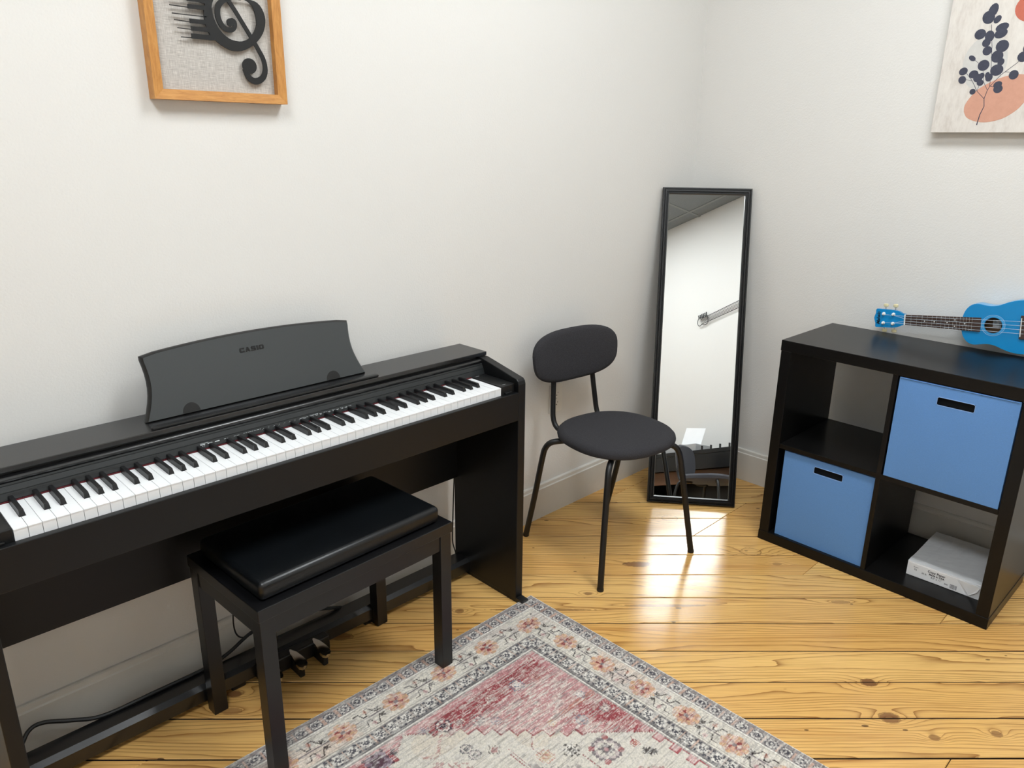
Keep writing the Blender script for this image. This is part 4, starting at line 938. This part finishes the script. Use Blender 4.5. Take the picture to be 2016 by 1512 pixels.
# ------------------------------------------------------------------ botanical canvas on the right wall
cvt = thing('botanical_canvas', 'unframed canvas print of navy leaves over peach and grey shapes above the ukulele', 'wall art', (X1, -0.905, 1.457))
CW, CH, CT = 0.41, 0.52, 0.038
def cp_(h, w, d): return Vector((-d, -h, w))
obj('canvas_body', B(-CT, -0.001, -CW, 0, 0, CH, 0.002), 'canvas', cvt)
def cart(name, b, mat, label=None): return obj(name, b, mat, cvt, label=label)
cart('printed_circle', plate(bmesh.new(), ellipse(0.1240, 0.2070, 0.0620, 0.0800, 36), CT - 0.0005, CT + 0.0002, cp_), 'w_grey', 'pale grey wash circle')
pe = [(0.0902, 0.0633), (0.0894, 0.0833), (0.1036, 0.1112), (0.1261, 0.1356), (0.1691, 0.1586), (0.2054, 0.1691), (0.238, 0.1689), (0.268, 0.162), (0.282, 0.145), (0.274, 0.112), (0.2532, 0.0878), (0.2372, 0.0663), (0.2033, 0.042), (0.1607, 0.0312), (0.128, 0.0343), (0.1015, 0.046), (0.0902, 0.0633)]
cart('printed_oval', plate(bmesh.new(), [(p.x, p.y) for p in smooth_path([(a, c, 0) for a, c in pe], 4)][:-1], CT - 0.0004, CT + 0.0004, cp_), 'w_peach', 'peach wash oval')
cart('printed_circle', plate(bmesh.new(), ellipse(0.2250, 0.3560, 0.0450, 0.0400, 32), CT - 0.0003, CT + 0.0003, cp_), 'w_red', 'terracotta circle')
for pth, wd in (([(0.1341, 0.0229), (0.138, 0.0541), (0.1454, 0.0792), (0.1414, 0.1017), (0.1462, 0.1265), (0.1508, 0.1374), (0.1748, 0.1692), (0.2131, 0.2021), (0.232, 0.226)], [0.0030, 0.0026, 0.0022, 0.0020, 0.0018, 0.0018, 0.0014, 0.0013, 0.0012]), ([(0.1414, 0.1017), (0.1173, 0.1247), (0.0983, 0.1561), (0.078, 0.1793)], [0.0017, 0.0014, 0.0013, 0.0012]), ([(0.1508, 0.1374), (0.1491, 0.154), (0.1440, 0.200), (0.1365, 0.2524), (0.1234, 0.3174)], [0.0016, 0.0014, 0.0013, 0.0013, 0.0012]), ([(0.1462, 0.1265), (0.1311, 0.152), (0.1224, 0.190)], [0.0013, 0.0012, 0.001]), ([(0.0983, 0.1561), (0.074, 0.1620)], [0.0012, 0.001]), ([(0.1175, 0.199), (0.0956, 0.217)], [0.0012, 0.001]), ([(0.1850, 0.179), (0.2040, 0.176)], [0.0012, 0.001]), ([(0.1173, 0.1247), (0.1217, 0.1496)], [0.0012, 0.001]), ([(0.1520, 0.1380), (0.170, 0.134)], [0.0012, 0.001])):
    cart('printed_stem', stroke(bmesh.new(), pth, wd, CT - 0.0002, CT + 0.0005, cp_), 'w_navy')
LV = [(0.1213, 0.3572, 0.0131, 0.0204), (0.1119, 0.3383, 0.0171, 0.0191), (0.1377, 0.3307, 0.009, 0.0123), (0.1547, 0.3068, 0.0181, 0.0123), (0.1541, 0.2897, 0.018, 0.0136), (0.0968, 0.2916, 0.016, 0.0152), (0.1243, 0.2841, 0.0131, 0.0166), (0.1185, 0.2658, 0.0118, 0.0125), (0.1253, 0.2424, 0.0132, 0.0134), (0.1646, 0.2531, 0.0179, 0.0179), (0.1558, 0.2242, 0.0168, 0.018), (0.1691, 0.2073, 0.0091, 0.0111), (0.1617, 0.1847, 0.0181, 0.0167), (0.1224, 0.2004, 0.0164, 0.0162), (0.0865, 0.2231, 0.0113, 0.0071), (0.0675, 0.1854, 0.0128, 0.0115), (0.0686, 0.1602, 0.011, 0.0121), (0.0989, 0.1755, 0.0135, 0.0119), (0.113, 0.1638, 0.0134, 0.0128), (0.1225, 0.1703, 0.008, 0.0085), (0.1217, 0.1496, 0.0099, 0.0093), (0.1049, 0.1238, 0.0089, 0.0086), (0.1382, 0.1709, 0.0066, 0.0098), (0.1442, 0.1638, 0.01, 0.0118), (0.2105, 0.1688, 0.0132, 0.0137), (0.1721, 0.1421, 0.0124, 0.0098), (0.1751, 0.1296, 0.013, 0.0126), (0.2260, 0.219, 0.015, 0.015), (0.2340, 0.2437, 0.012, 0.0155), (0.252, 0.258, 0.014, 0.012), (0.262, 0.285, 0.013, 0.016)]
rl = random.Random(2)
for k, (h, w, rh_, rw_) in enumerate(LV):
    rot = {0: -0.25, 2: -0.6, 3: 0.35, 4: 0.35, 5: 0.15, 9: 0.6, 14: -0.6}.get(k, rl.uniform(-0.5, 0.5)); cart('printed_leaf', plate(bmesh.new(), ellipse(h, w, rh_, rw_, 16, rot), CT - 0.0001 * (k % 4), CT + 0.0006 + 0.00005 * (k % 5), cp_), 'w_navy')

# ------------------------------------------------------------------ rug: pattern computed per tuft and stored on the pile mesh
RW, RL, RT = 1.34, 1.71, 0.0075
RX, RY = 1.422, -0.352            # far right corner; a runs to the left, b towards the camera
def vnoise(x, y, seed):
    xi = np.floor(x).astype(np.int64); yi = np.floor(y).astype(np.int64); fx = x - xi; fy = y - yi; fx = fx * fx * (3 - 2 * fx); fy = fy * fy * (3 - 2 * fy)
    def h(i, j):
        k = (i * 374761393 + j * 668265263 + seed * 974711) & 0xFFFFFFFF; k = ((k ^ (k >> 13)) * 1274126177) & 0xFFFFFFFF; return ((k ^ (k >> 16)) & 0xFFFF) / 65535.0
    return (h(xi, yi) * (1 - fx) + h(xi + 1, yi) * fx) * (1 - fy) + (h(xi, yi + 1) * (1 - fx) + h(xi + 1, yi + 1) * fx) * fy
PAL = {k: np.array(lin(v)) for k, v in dict(cream=(226, 219, 206), ivory=(236, 231, 222), grey=(140, 132, 134), purple=(112, 102, 108), slate=(66, 67, 78), dark=(48, 40, 42), rust=(188, 112, 88), peach=(222, 176, 150), red=(158, 62, 70), deep=(138, 44, 54), pink=(208, 158, 158), mauve=(188, 170, 170), blue=(128, 138, 152), gold=(214, 178, 128)).items()}
BMP_A = ["...#.#...", "..#.o.#..", ".#.ooo.#.", "#.o#o#o.#", ".oo#.#oo.", "#.o#o#o.#", ".#.ooo.#.", "..#.o.#..", "...#.#..."]
BMP_B = [".#..#..#.", "##.ooo.##", "..#o#o#..", ".oo###oo.", "#o##o##o#", ".oo###oo.", "..#o#o#..", "##.ooo.##", ".#..#..#."]
BMP_C = ["..##.##..", ".#oo.oo#.", "#o..#..o#", "#o.###.o#", "..##o##..", "#o.###.o#", "#o..#..o#", ".#oo.oo#.", "..##.##.."]
def bmp(rows, u, v):
    """u, v in -1..1 -> 0 empty, 1 dark, 2 light"""
    arr = np.array([[{'.': 0, '#': 1, 'o': 2}[ch] for ch in r] for r in rows]); n = arr.shape[0]
    iu = np.clip(((u + 1) / 2 * n).astype(int), 0, n - 1); iv = np.clip(((v + 1) / 2 * n).astype(int), 0, n - 1); r = arr[iv, iu]
    return np.where((np.abs(u) < 1) & (np.abs(v) < 1), r, 0)
def rug_color(a, b):
    q = 0.0026; aq = (np.floor(a / q) + 0.5) * q; bq = (np.floor(b / q) + 0.5) * q
    af = np.minimum(aq, RW - aq); bf = np.minimum(bq, RL - bq); t = np.minimum(af, bf); along = np.where(af < bf, bq, aq); onR = af < bf
    col = np.empty(a.shape + (3,)); col[:] = PAL['cream']
    def put(m, c, k=1.0):
        m = (np.asarray(m, float) * k)[..., None]; col[:] = col * (1 - m) + (PAL[c] if isinstance(c, str) else c) * m
    low = vnoise(a * 9, b * 9, 1); low2 = vnoise(a * 5 + 3, b * 7, 2); st = vnoise(a * 26, b * 420, 3); st2 = vnoise(a * 60, b * 420, 4); sp = vnoise(a * 400, b * 400, 5)
    # outer and inner narrow bands
    put(t < 0.0065, 'ivory')
    put((t >= 0.0065) & (t < 0.016), 'purple', 0.75)
    band1 = (t >= 0.016) & (t < 0.046); band2 = (t >= 0.148) & (t < 0.190)
    put(band1, 'grey', 0.8); put(band2, 'grey', 0.5)
    for band, c0, hw, pitch, rows in ((band1, 0.0315, 0.0165, np.where(onR, 0.0395, 0.0410), BMP_C), (band2, 0.169, 0.0185, 0.0400, BMP_B)):
        ph = (along - 0.010) / pitch; cell = np.floor(ph); u = (ph - cell - 0.5) * pitch / hw; v = (t - c0) / hw
        m = bmp(rows, u, v); var = vnoise(cell * 1.7 + 0.5, cell * 0 + onR, 9)
        put(band & (m == 1), 'slate', 0.9); put(band & (m == 2), 'ivory', 0.8); put(band & (m == 0) & (np.abs(u) > 1.02), 'peach', 0.55 * np.where(var > 0.3, 1, 0.3))
        put(band & (np.abs(np.abs(v) - 0.98) < 0.09), 'slate', 0.55)
    put((t >= 0.046) & (t < 0.0505), 'purple', 0.7); put((t >= 0.0505) & (t < 0.054), 'ivory'); put((t >= 0.054) & (t < 0.0575), 'dark', 0.35)
    put((t >= 0.190) & (t < 0.1955), 'slate', 0.8); put((t >= 0.1955) & (t < 0.1995), 'ivory', 0.8); put((t >= 0.1995) & (t < 0.204), 'purple', 0.6)
    put((t >= 0.1405) & (t < 0.1430), 'dark', 0.45); put((t >= 0.1445) & (t < 0.148), 'purple', 0.6)
    # main border: flowers, stems and zigzags
    mb = (t >= 0.0575) & (t < 0.1405)
    put(mb & (low2 > 0.6), 'peach', 0.25); put(mb & (vnoise(a * 60, b * 380, 43) > 0.62), 'grey', 0.35); put(mb & (low < 0.35), 'mauve', 0.3)
    pitch = np.where(onR, 0.1392, 0.1620); first = np.where(onR, 0.1020, 0.1260)
    ph = (along - first) / pitch + 0.5; cell = np.floor(ph); du = (ph - cell - 0.5) * pitch; dv = t - np.where((cell == 0), 0.112, 0.1005)
    put(mb & (np.abs(dv) < 0.0016) & (np.abs(du) > 0.036), 'purple', 0.85)
    def seg(x, y, p, r, w, dot=True):
        (x0, y0), (x1, y1) = p, r; L2 = (x1 - x0) ** 2 + (y1 - y0) ** 2; s = np.clip(((x - x0) * (x1 - x0) + (y - y0) * (y1 - y0)) / L2, 0, 1)
        d = np.hypot(x - x0 - s * (x1 - x0), y - y0 - s * (y1 - y0)); m = d < w
        return m & (np.floor(s * math.sqrt(L2) / 0.0024) % 3 < 2) if dot else m
    zz = ph - np.floor(ph); dz_ = (np.where(zz < 0.5, zz, zz - 1.0)) * pitch    # 0 halfway... measured from the gap centre
    dgap = du - np.sign(du) * pitch / 2                                          # 0 in the middle between two flowers
    afr = np.minimum(a, RW - a); bfr = np.minimum(b, RL - b); tr = np.minimum(afr, bfr); alr = np.where(afr < bfr, b, a); phr = (alr - first) / pitch + 0.5; dur = (phr - np.floor(phr) - 0.5) * pitch; dgr = dur - np.sign(dur) * pitch / 2
    for sgn, y0 in ((1, 0.080), (-1, 0.124)):
        yy = (t - y0) * sgn
        pts = [(-0.034, 0.004), (-0.024, 0.016), (-0.016, 0.004), (-0.010, -0.010), (-0.001, -0.010), (0.005, 0.014), (0.015, 0.014), (0.021, -0.004), (0.034, -0.004)]
        for p, r in zip(pts[:-1], pts[1:]): put(mb & seg(dgr, (tr - y0) * sgn, p, r, 0.0017, False), 'dark', 0.9)
        put(mb & (np.abs(dgap - 0.002) < 0.007 - 0.6 * np.abs(yy + 0.001)) & (np.abs(yy + 0.001) < 0.008), 'rust' if sgn > 0 else 'pink', 0.5)
        pts = [(-0.004, 0.013), (0.008, 0.004), (0.008, 0.013), (-0.004, 0.013)]
        for p, r in zip(pts[:-1], pts[1:]): put(mb & seg(dgap + 0.032, yy - 0.001, p, r, 0.0017, False), 'dark', 0.75)
    r = np.hypot(du / 0.0365, dv / 0.0325); th = np.arctan2(dv / 0.0325, du / 0.0365); fl = mb & (r < 1.0 + 0.05 * np.cos(8 * th))
    put(fl, 'rust', 0.62); put(fl & (vnoise(aq * 170, bq * 170, 11) > 0.55), 'peach', 0.8); put(fl & (np.abs(np.cos(4 * th)) > 0.86) & (r > 0.55), 'gold', 0.55); put(fl & (np.cos(8 * th) < -0.6) & (r > 0.82), 'cream', 0.5)
    put(fl & (r < 0.56) & (np.cos(4 * th + 0.8 * cell) > 0.25) & (r > 0.14), 'deep', 0.85); put(fl & (r < 0.17), 'grey', 0.9)
    # field
    fld = t >= 0.204; s = af + bf; dif = aq - bq
    tri = np.abs(((af - bf) / 0.029) % 2 - 1); zig = np.where((af > 0.335) & (af < 0.625), (tri - 0.5) * 0.030, 0.0)
    lim = np.where(af < 0.36, 0.843 + 0.04 * np.clip((af - 0.2) / 0.16, 0, 1) * 0.25, 0.858 + np.clip((af - 0.56) / 0.1, 0, 1) * 0.02) + zig
    spandrel = fld & (s < lim); med = fld & ~spandrel
    g = lambda a0, b0, ra, rb: np.exp(-((af - a0) / ra) ** 2 - ((bf - b0) / rb) ** 2)
    redness = 0.18 + 0.95 * g(0.33, 0.245, 0.17, 0.035) + 0.9 * g(0.235, 0.53, 0.05, 0.09) + 0.85 * g(0.46, 0.265, 0.11, 0.03) + 0.8 * g(0.56, 0.245, 0.07, 0.03) + 0.45 * g(0.29, 0.47, 0.06, 0.05) + 0.35 * (low - 0.5)
    redness = redness + (st - 0.5) * 0.75
    put(spandrel, 'pink', 0.85); put(spandrel & (st2 > 0.55), 'cream', 0.6); put(spandrel, 'red', np.clip(redness, 0, 0.85)); put(spandrel & (vnoise(a * 40, b * 420, 41) > 0.66), 'cream', 0.45); put(spandrel & (redness > 0.85), 'deep', 0.35)
    put(spandrel & (sp > 0.78), 'ivory', 0.4); put(spandrel & (st < 0.30) & (redness < 0.5), 'grey', 0.35)
    put(spandrel & (np.abs(bf - 0.43 - (0.35 - af) * 0.05) < 0.007) & (af < 0.33) & (st > 0.35), 'rust', 0.55); put(spandrel & (t < 0.228) & (low > 0.42), 'pink', 0.5)
    put(fld & (np.abs(s - lim) < 0.0042) & ((zig != 0) | (np.floor((af - bf) / 0.0045) % 2 == 0)), 'deep', 0.8)
    put(med & (st2 > 0.60), 'grey', 0.30); put(med & (low2 > 0.66), 'gold', 0.14); put(med & (sp > 0.74), 'grey', 0.28)
    # stepped red edge down the long sides of the medallion
    stp = ((bf - 0.643) % 0.049); wst = np.where((bf > 0.643), 0.203 + 0.021 * (stp < 0.025), 0)
    put(med & (af < wst + 0.004) & (bf < 1.0), 'pink', 0.8); put(med & (np.abs(af - wst - 0.003) < 0.003) & (bf < 1.0), 'red', 0.8); put(med & (af < wst + 0.004) & (bf < 1.0) & ((np.abs(stp - 0.0245) < 0.003) | (stp < 0.003)), 'red', 0.8)
    def motif(a0, b0, sz, rows, cd='slate', cl='ivory', k=0.9):
        ca, cb = (aq - a0), (bq - b0); u = (ca + cb) / (sz * 1.42); v = (ca - cb) / (sz * 1.42); m = bmp(rows, u, v); put(fld & (m == 1), cd, k); put(fld & (m == 2), cl, 0.8 * k)
    def disc(a0, b0, rr_, c, k=0.8): put(fld & (np.hypot(aq - a0, bq - b0) < rr_), c, k)
    motif(0.338, 0.276, 0.022, BMP_A, 'blue', 'ivory'); disc(0.338, 0.276, 0.006, 'ivory'); motif(0.276, 0.291, 0.014, BMP_B, 'deep', 'rust', 0.7); disc(0.356, 0.326, 0.012, 'red', 0.7)
    motif(0.236, 0.223, 0.014, BMP_A, 'red', 'cream'); motif(0.578, 0.255, 0.021, BMP_C, 'slate', 'ivory'); motif(0.503, 0.300, 0.020, BMP_A, 'grey', 'ivory'); motif(0.432, 0.266, 0.012, BMP_B, 'deep', 'cream')
    motif(0.587, 0.353, 0.015, BMP_C, 'slate', 'mauve', 0.85); motif(0.584, 0.381, 0.015, BMP_C, 'slate', 'mauve', 0.85)
    def sq(a0, b0, sz): u = ((aq - a0) + (bq - b0)) / 1.414; v = ((aq - a0) - (bq - b0)) / 1.414; return np.maximum(np.abs(u), np.abs(v))
    m = sq(0.539, 0.402, 1); put(fld & (m < 0.0075), 'red', 0.7); put(fld & (np.abs(m - 0.0125) < 0.0014) & (np.floor((aq - bq * 0.3) / 0.004) % 2 == 0), 'dark', 0.85)
    motif(0.764, 0.239, 0.040, BMP_B, 'slate', 'blue', 0.8); motif(0.404, 0.532, 0.020, BMP_B, 'dark', 'ivory', 0.85)
    motif(0.340, 0.589, 0.036, BMP_C, 'purple', 'mauve', 0.9)
    for da, db in ((0.026, -0.026), (-0.026, 0.026), (0.028, 0.028), (-0.028, -0.028)): disc(0.340 + da * 0.98, 0.589 + db * 0.98, 0.0085, 'red', 0.8)
    put(fld & seg(aq, bq, (0.362, 0.589), (0.318, 0.589), 0.0018, False), 'dark', 0.8); disc(0.340, 0.589, 0.006, 'pink')
    motif(0.274, 0.625, 0.013, BMP_A, 'red', 'rust', 0.9); put(fld & seg(aq, bq, (0.262, 0.603), (0.272, 0.618), 0.0013), 'deep', 0.8)
    motif(0.272, 0.661, 0.011, BMP_B, 'dark', 'slate'); motif(0.262, 0.672, 0.011, BMP_B, 'dark', 'slate'); motif(0.464, 0.503, 0.022, BMP_A, 'rust', 'gold', 0.7)
    motif(0.241, 0.421, 0.013, BMP_A, 'blue', 'ivory'); motif(0.230, 0.497, 0.017, BMP_A, 'grey', 'cream'); motif(0.308, 0.483, 0.017, BMP_C, 'blue', 'grey', 0.8); motif(0.372, 0.440, 0.012, BMP_A, 'gold', 'cream', 0.7)
    motif(0.625, 0.235, 0.013, BMP_B, 'blue', 'grey', 0.7); motif(0.47, 0.335, 0.013, BMP_C, 'blue', 'mauve', 0.7); motif(0.54, 0.275, 0.013, BMP_A, 'cream', 'grey', 0.8)
    for p, r in (((0.433, 0.425), (0.470, 0.465)), ((0.470, 0.465), (0.470, 0.500)), ((0.395, 0.560), (0.395, 0.640)), ((0.513, 0.425), (0.513, 0.520)), ((0.520, 0.440), (0.520, 0.520)), ((0.513, 0.520), (0.54, 0.55)), ((0.395, 0.640), (0.29, 0.745))): put(med & seg(aq, bq, p, r, 0.0018, True), 'deep', 0.8)
    put(med & (np.abs(bf - 0.300 - 0.02 * np.sin(aq * 60)) < 0.006) & (aq > 0.585) & (aq < 0.68) & (st > 0.4), 'red', 0.55)
    rr2 = vnoise(aq * 150, bq * 150, 21); rr3 = vnoise(aq * 16, bq * 16, 22); put(med & (s > 1.0) & (rr2 > 0.6) & (rr3 > 0.62), 'purple', 0.6); put(med & (s > 1.0) & (rr2 > 0.5) & (rr3 < 0.3), 'red', 0.55)
    # worn, streaked print: pale weft flecks everywhere
    k = np.clip((st2 - 0.52) * 1.7, 0, 0.6)[..., None]; col[:] = col * (1 - k) + PAL['ivory'] * k
    dk = np.clip((0.34 - st) * 1.5, 0, 0.42)[..., None]; col[:] = col * (1 - dk) + PAL['dark'] * dk
    col[:] = col * (0.70 + 0.5 * sp)[..., None]
    return np.clip(col, 0, 1)

fa = np.arange(0, 1.12, 0.0022); av = np.concatenate([fa, np.arange(1.135, RW - 0.005, 0.015), [RW]]); bv = np.concatenate([fa, np.arange(1.135, RL - 0.005, 0.015), [RL]])
A_, B_ = np.meshgrid(av, bv, indexing='ij'); na, nb = A_.shape
cols = rug_color(A_, B_)
edge = np.minimum(np.minimum(A_, RW - A_), np.minimum(B_, RL - B_))
Z_ = RT - 0.0055 * np.clip(1 - edge / 0.004, 0, 1) ** 2 + (vnoise(A_ * 330, B_ * 330, 31) - 0.5) * 0.0011 * (edge > 0.002) + (vnoise(A_ * 2.3, B_ * 2.3, 33) - 0.5) * 0.0008
jit = (vnoise(A_ * 500, B_ * 500, 35) - 0.5) * 0.003 * (edge < 0.0005)
co = np.stack([RX - A_ + jit * ((A_ < 0.0005) | (A_ > RW - 0.0005)), RY - B_ + jit * ((B_ < 0.0005) | (B_ > RL - 0.0005)), Z_], -1).reshape(-1, 3)
idx = np.arange(na * nb).reshape(na, nb)
quads = np.stack([idx[:-1, :-1], idx[:-1, 1:], idx[1:, 1:], idx[1:, :-1]], -1).reshape(-1, 4)
# skirt down to the floor
bnd = np.concatenate([idx[0, :], idx[1:, -1], idx[-1, -2::-1], idx[-2:0:-1, 0]]); low_co = co[bnd].copy(); low_co[:, 2] = 0.0002; li = na * nb + np.arange(len(bnd))
sk = np.stack([bnd, np.roll(bnd, -1), np.roll(li, -1), li], -1)
allco = np.concatenate([co, low_co]); allq = np.concatenate([quads, sk])
centre = np.array([RX - RW / 2, RY - RL / 2, 0.0]); allco = allco - centre
me = bpy.data.meshes.new('area_rug'); me.vertices.add(len(allco)); me.vertices.foreach_set('co', allco.astype(np.float32).ravel())
me.loops.add(allq.size); me.loops.foreach_set('vertex_index', allq.astype(np.int32).ravel()); me.polygons.add(len(allq)); me.polygons.foreach_set('loop_start', np.arange(0, allq.size, 4, dtype=np.int32))
try: me.polygons.foreach_set('loop_total', np.full(len(allq), 4, dtype=np.int32))
except Exception: pass
me.update(calc_edges=True); me.validate()
ca = me.color_attributes.new('pile', 'FLOAT_COLOR', 'POINT'); cc = np.ones((len(allco), 4), np.float32); cc[:na * nb, :3] = cols.reshape(-1, 3); cc[na * nb:, :3] = PAL['cream']; ca.data.foreach_set('color', cc.ravel())
me.materials.append(MT['rug'])
rug = bpy.data.objects.new('area_rug', me); COL.objects.link(rug); rug.location = centre
tag(rug, 'faded red, cream and grey oriental-style rug on the wooden floor', 'rug')

# ------------------------------------------------------------------ things on the far side of the room, seen in the mirror
wa = thing('guitar_wall_art', 'black wire guitar wall art reflected in the mirror', 'wall art', (0.02, Y0, 1.905))
def gp(u, w, d=0.02): return Vector((u, d, w))
ga = 0.135
def gr(u, w): c, s = math.cos(ga), math.sin(ga); w = w * 1.45; return gp(u * c - w * s, u * s + w * c)
hdp = [(0.10, 0.022), (0.06, 0.030), (0.045, 0.024), (0.02, 0.030), (-0.005, 0.024), (-0.02, 0.004), (-0.012, -0.018), (0.012, -0.024), (0.03, -0.018), (0.055, -0.028), (0.10, -0.024), (0.10, 0.022)]
obj('headstock_wire', tube(bmesh.new(), smooth_path([gr(*p) for p in hdp], 4), 0.0028, 8), 'black_metal', wa, smooth=True)
for w in (-0.022, -0.013, -0.004, 0.005, 0.014, 0.022): obj('string_wire', tube(bmesh.new(), [gr(0.02, w * 0.8), gr(0.62, w)], 0.0016 if abs(w) < 0.02 else 0.0028, 6), 'black_metal', wa)
for k in range(6): obj('tuning_peg', tube(bmesh.new(), [gr(0.002 + 0.018 * k, 0.022), gr(0.002 + 0.018 * k, 0.046)], 0.005, 8), 'black_metal', wa)
bo = [(0.60, 0.03), (0.66, 0.11), (0.76, 0.13), (0.84, 0.10), (0.93, 0.15), (1.05, 0.16), (1.12, 0.05), (1.10, -0.09), (1.0, -0.17), (0.9, -0.14), (0.82, -0.10), (0.74, -0.13), (0.65, -0.10), (0.60, -0.03)]
obj('body_wire', tube(bmesh.new(), smooth_path([gr(*p) for p in bo + [bo[0]]], 6), 0.0035, 8), 'black_metal', wa, smooth=True)
obj('wall_mount', B(0.70, 0.72, 0.0005, 0.02, 0.08, 0.10, 0.002), 'black_metal', wa)
desk = thing('black_desk', 'black desk with a brown lower board reflected at the bottom of the mirror', 'desk', (0.35, -2.62, 0))
obj('desk_top', B(-0.75, 0.75, -0.17, 0.12, 0.665, 0.70, 0.003), 'black_lam', desk)
obj('desk_apron', B(-0.74, 0.74, 0.10, 0.118, 0.545, 0.665, 0.002), 'black_lam', desk)
for x in (-0.74, 0.70): obj('side_panel', B(x, x + 0.04, -0.17, 0.10, 0.0, 0.665, 0.002), 'black_lam', desk)
obj('lower_board', B(-0.70, 0.70, 0.06, 0.078, 0.44, 0.545, 0.001), 'desk_brown', desk)
obj('brace', tube(bmesh.new(), [(-0.2, 0.085, 0.50), (0.68, 0.085, 0.44)], 0.008, 8), 'black_metal', desk)
obj('back_panel', B(-0.70, 0.70, -0.165, -0.15, 0.06, 0.665), 'black_lam', desk)
for k in range(4): obj('desk_peg', B(-0.03 + 0.095 * k, -0.022 + 0.095 * k, 0.085, 0.10, 0.7001, 0.735, 0.001), 'black_metal', desk)
gb = obj('grey_box', B(-0.20, 0.20, -0.10, 0.08, 0.0, 0.06, 0.004), 'box_grey'); gb.location = (0.06, -2.60, 0.7002); tag(gb, 'pale grey flat box on the desk seen in the mirror', 'box')
sh = obj('paper_sheet', B(-0.11, 0.11, -0.0006, 0.0006, 0.0, 0.15), 'paper'); sh.matrix_basis = Matrix.Translation((0.11, -2.62, 0.776)) @ Matrix.Rotation(0.12, 4, 'Y') @ Matrix.Rotation(0.25, 4, 'X'); tag(sh, 'white sheet of paper propped on the desk seen in the mirror', 'paper')
ch2 = thing('grey_task_chair', 'mid grey padded chair reflected low in the mirror', 'chair', (0.62, -2.32, 0), math.radians(80))
obj('seat', cushion(0.21, 0.20, 3.0, 0, 0, [(0.9, 0.40), (1.0, 0.41), (1.0, 0.43), (0.93, 0.445), (0.6, 0.450), (0.05, 0.450)]), 'chair_grey', ch2, smooth=True)
b = bmesh.new(); rings = []
for sc, d in [(0.1, -0.015), (0.9, -0.015), (1.0, 0.0), (0.9, 0.018), (0.1, 0.02)]: rings.append([b.verts.new((u, 0.24 - 0.6 * u * u - d + 0.1 * w, 0.575 + w)) for u, w in superell(40, 0.12 * sc, 0.125 * sc, 3)])
for i in range(len(rings) - 1):
    for k in range(40): b.faces.new([rings[i][k], rings[i][(k + 1) % 40], rings[i + 1][(k + 1) % 40], rings[i + 1][k]])
b.faces.new(rings[0][::-1]); b.faces.new(rings[-1]); obj('backrest', b, 'chair_grey', ch2, smooth=True)
for s in (-1, 1):
    obj('back_tube', tube(bmesh.new(), smooth_path([(s * 0.085, 0.245, 0.60), (s * 0.09, 0.24, 0.5), (s * 0.1, 0.20, 0.41), (s * 0.1, 0.1, 0.395)], 5), 0.01, 10), 'black_metal', ch2, smooth=True)
    for f in (-1, 1): obj('leg', tube(bmesh.new(), smooth_path([(s * 0.12, f * 0.12, 0.394), (s * 0.17, f * 0.17, 0.38), (s * 0.20, f * 0.20, 0.2), (s * 0.215, f * 0.215, 0.001)], 4), 0.011, 10), 'black_metal', ch2, smooth=True)
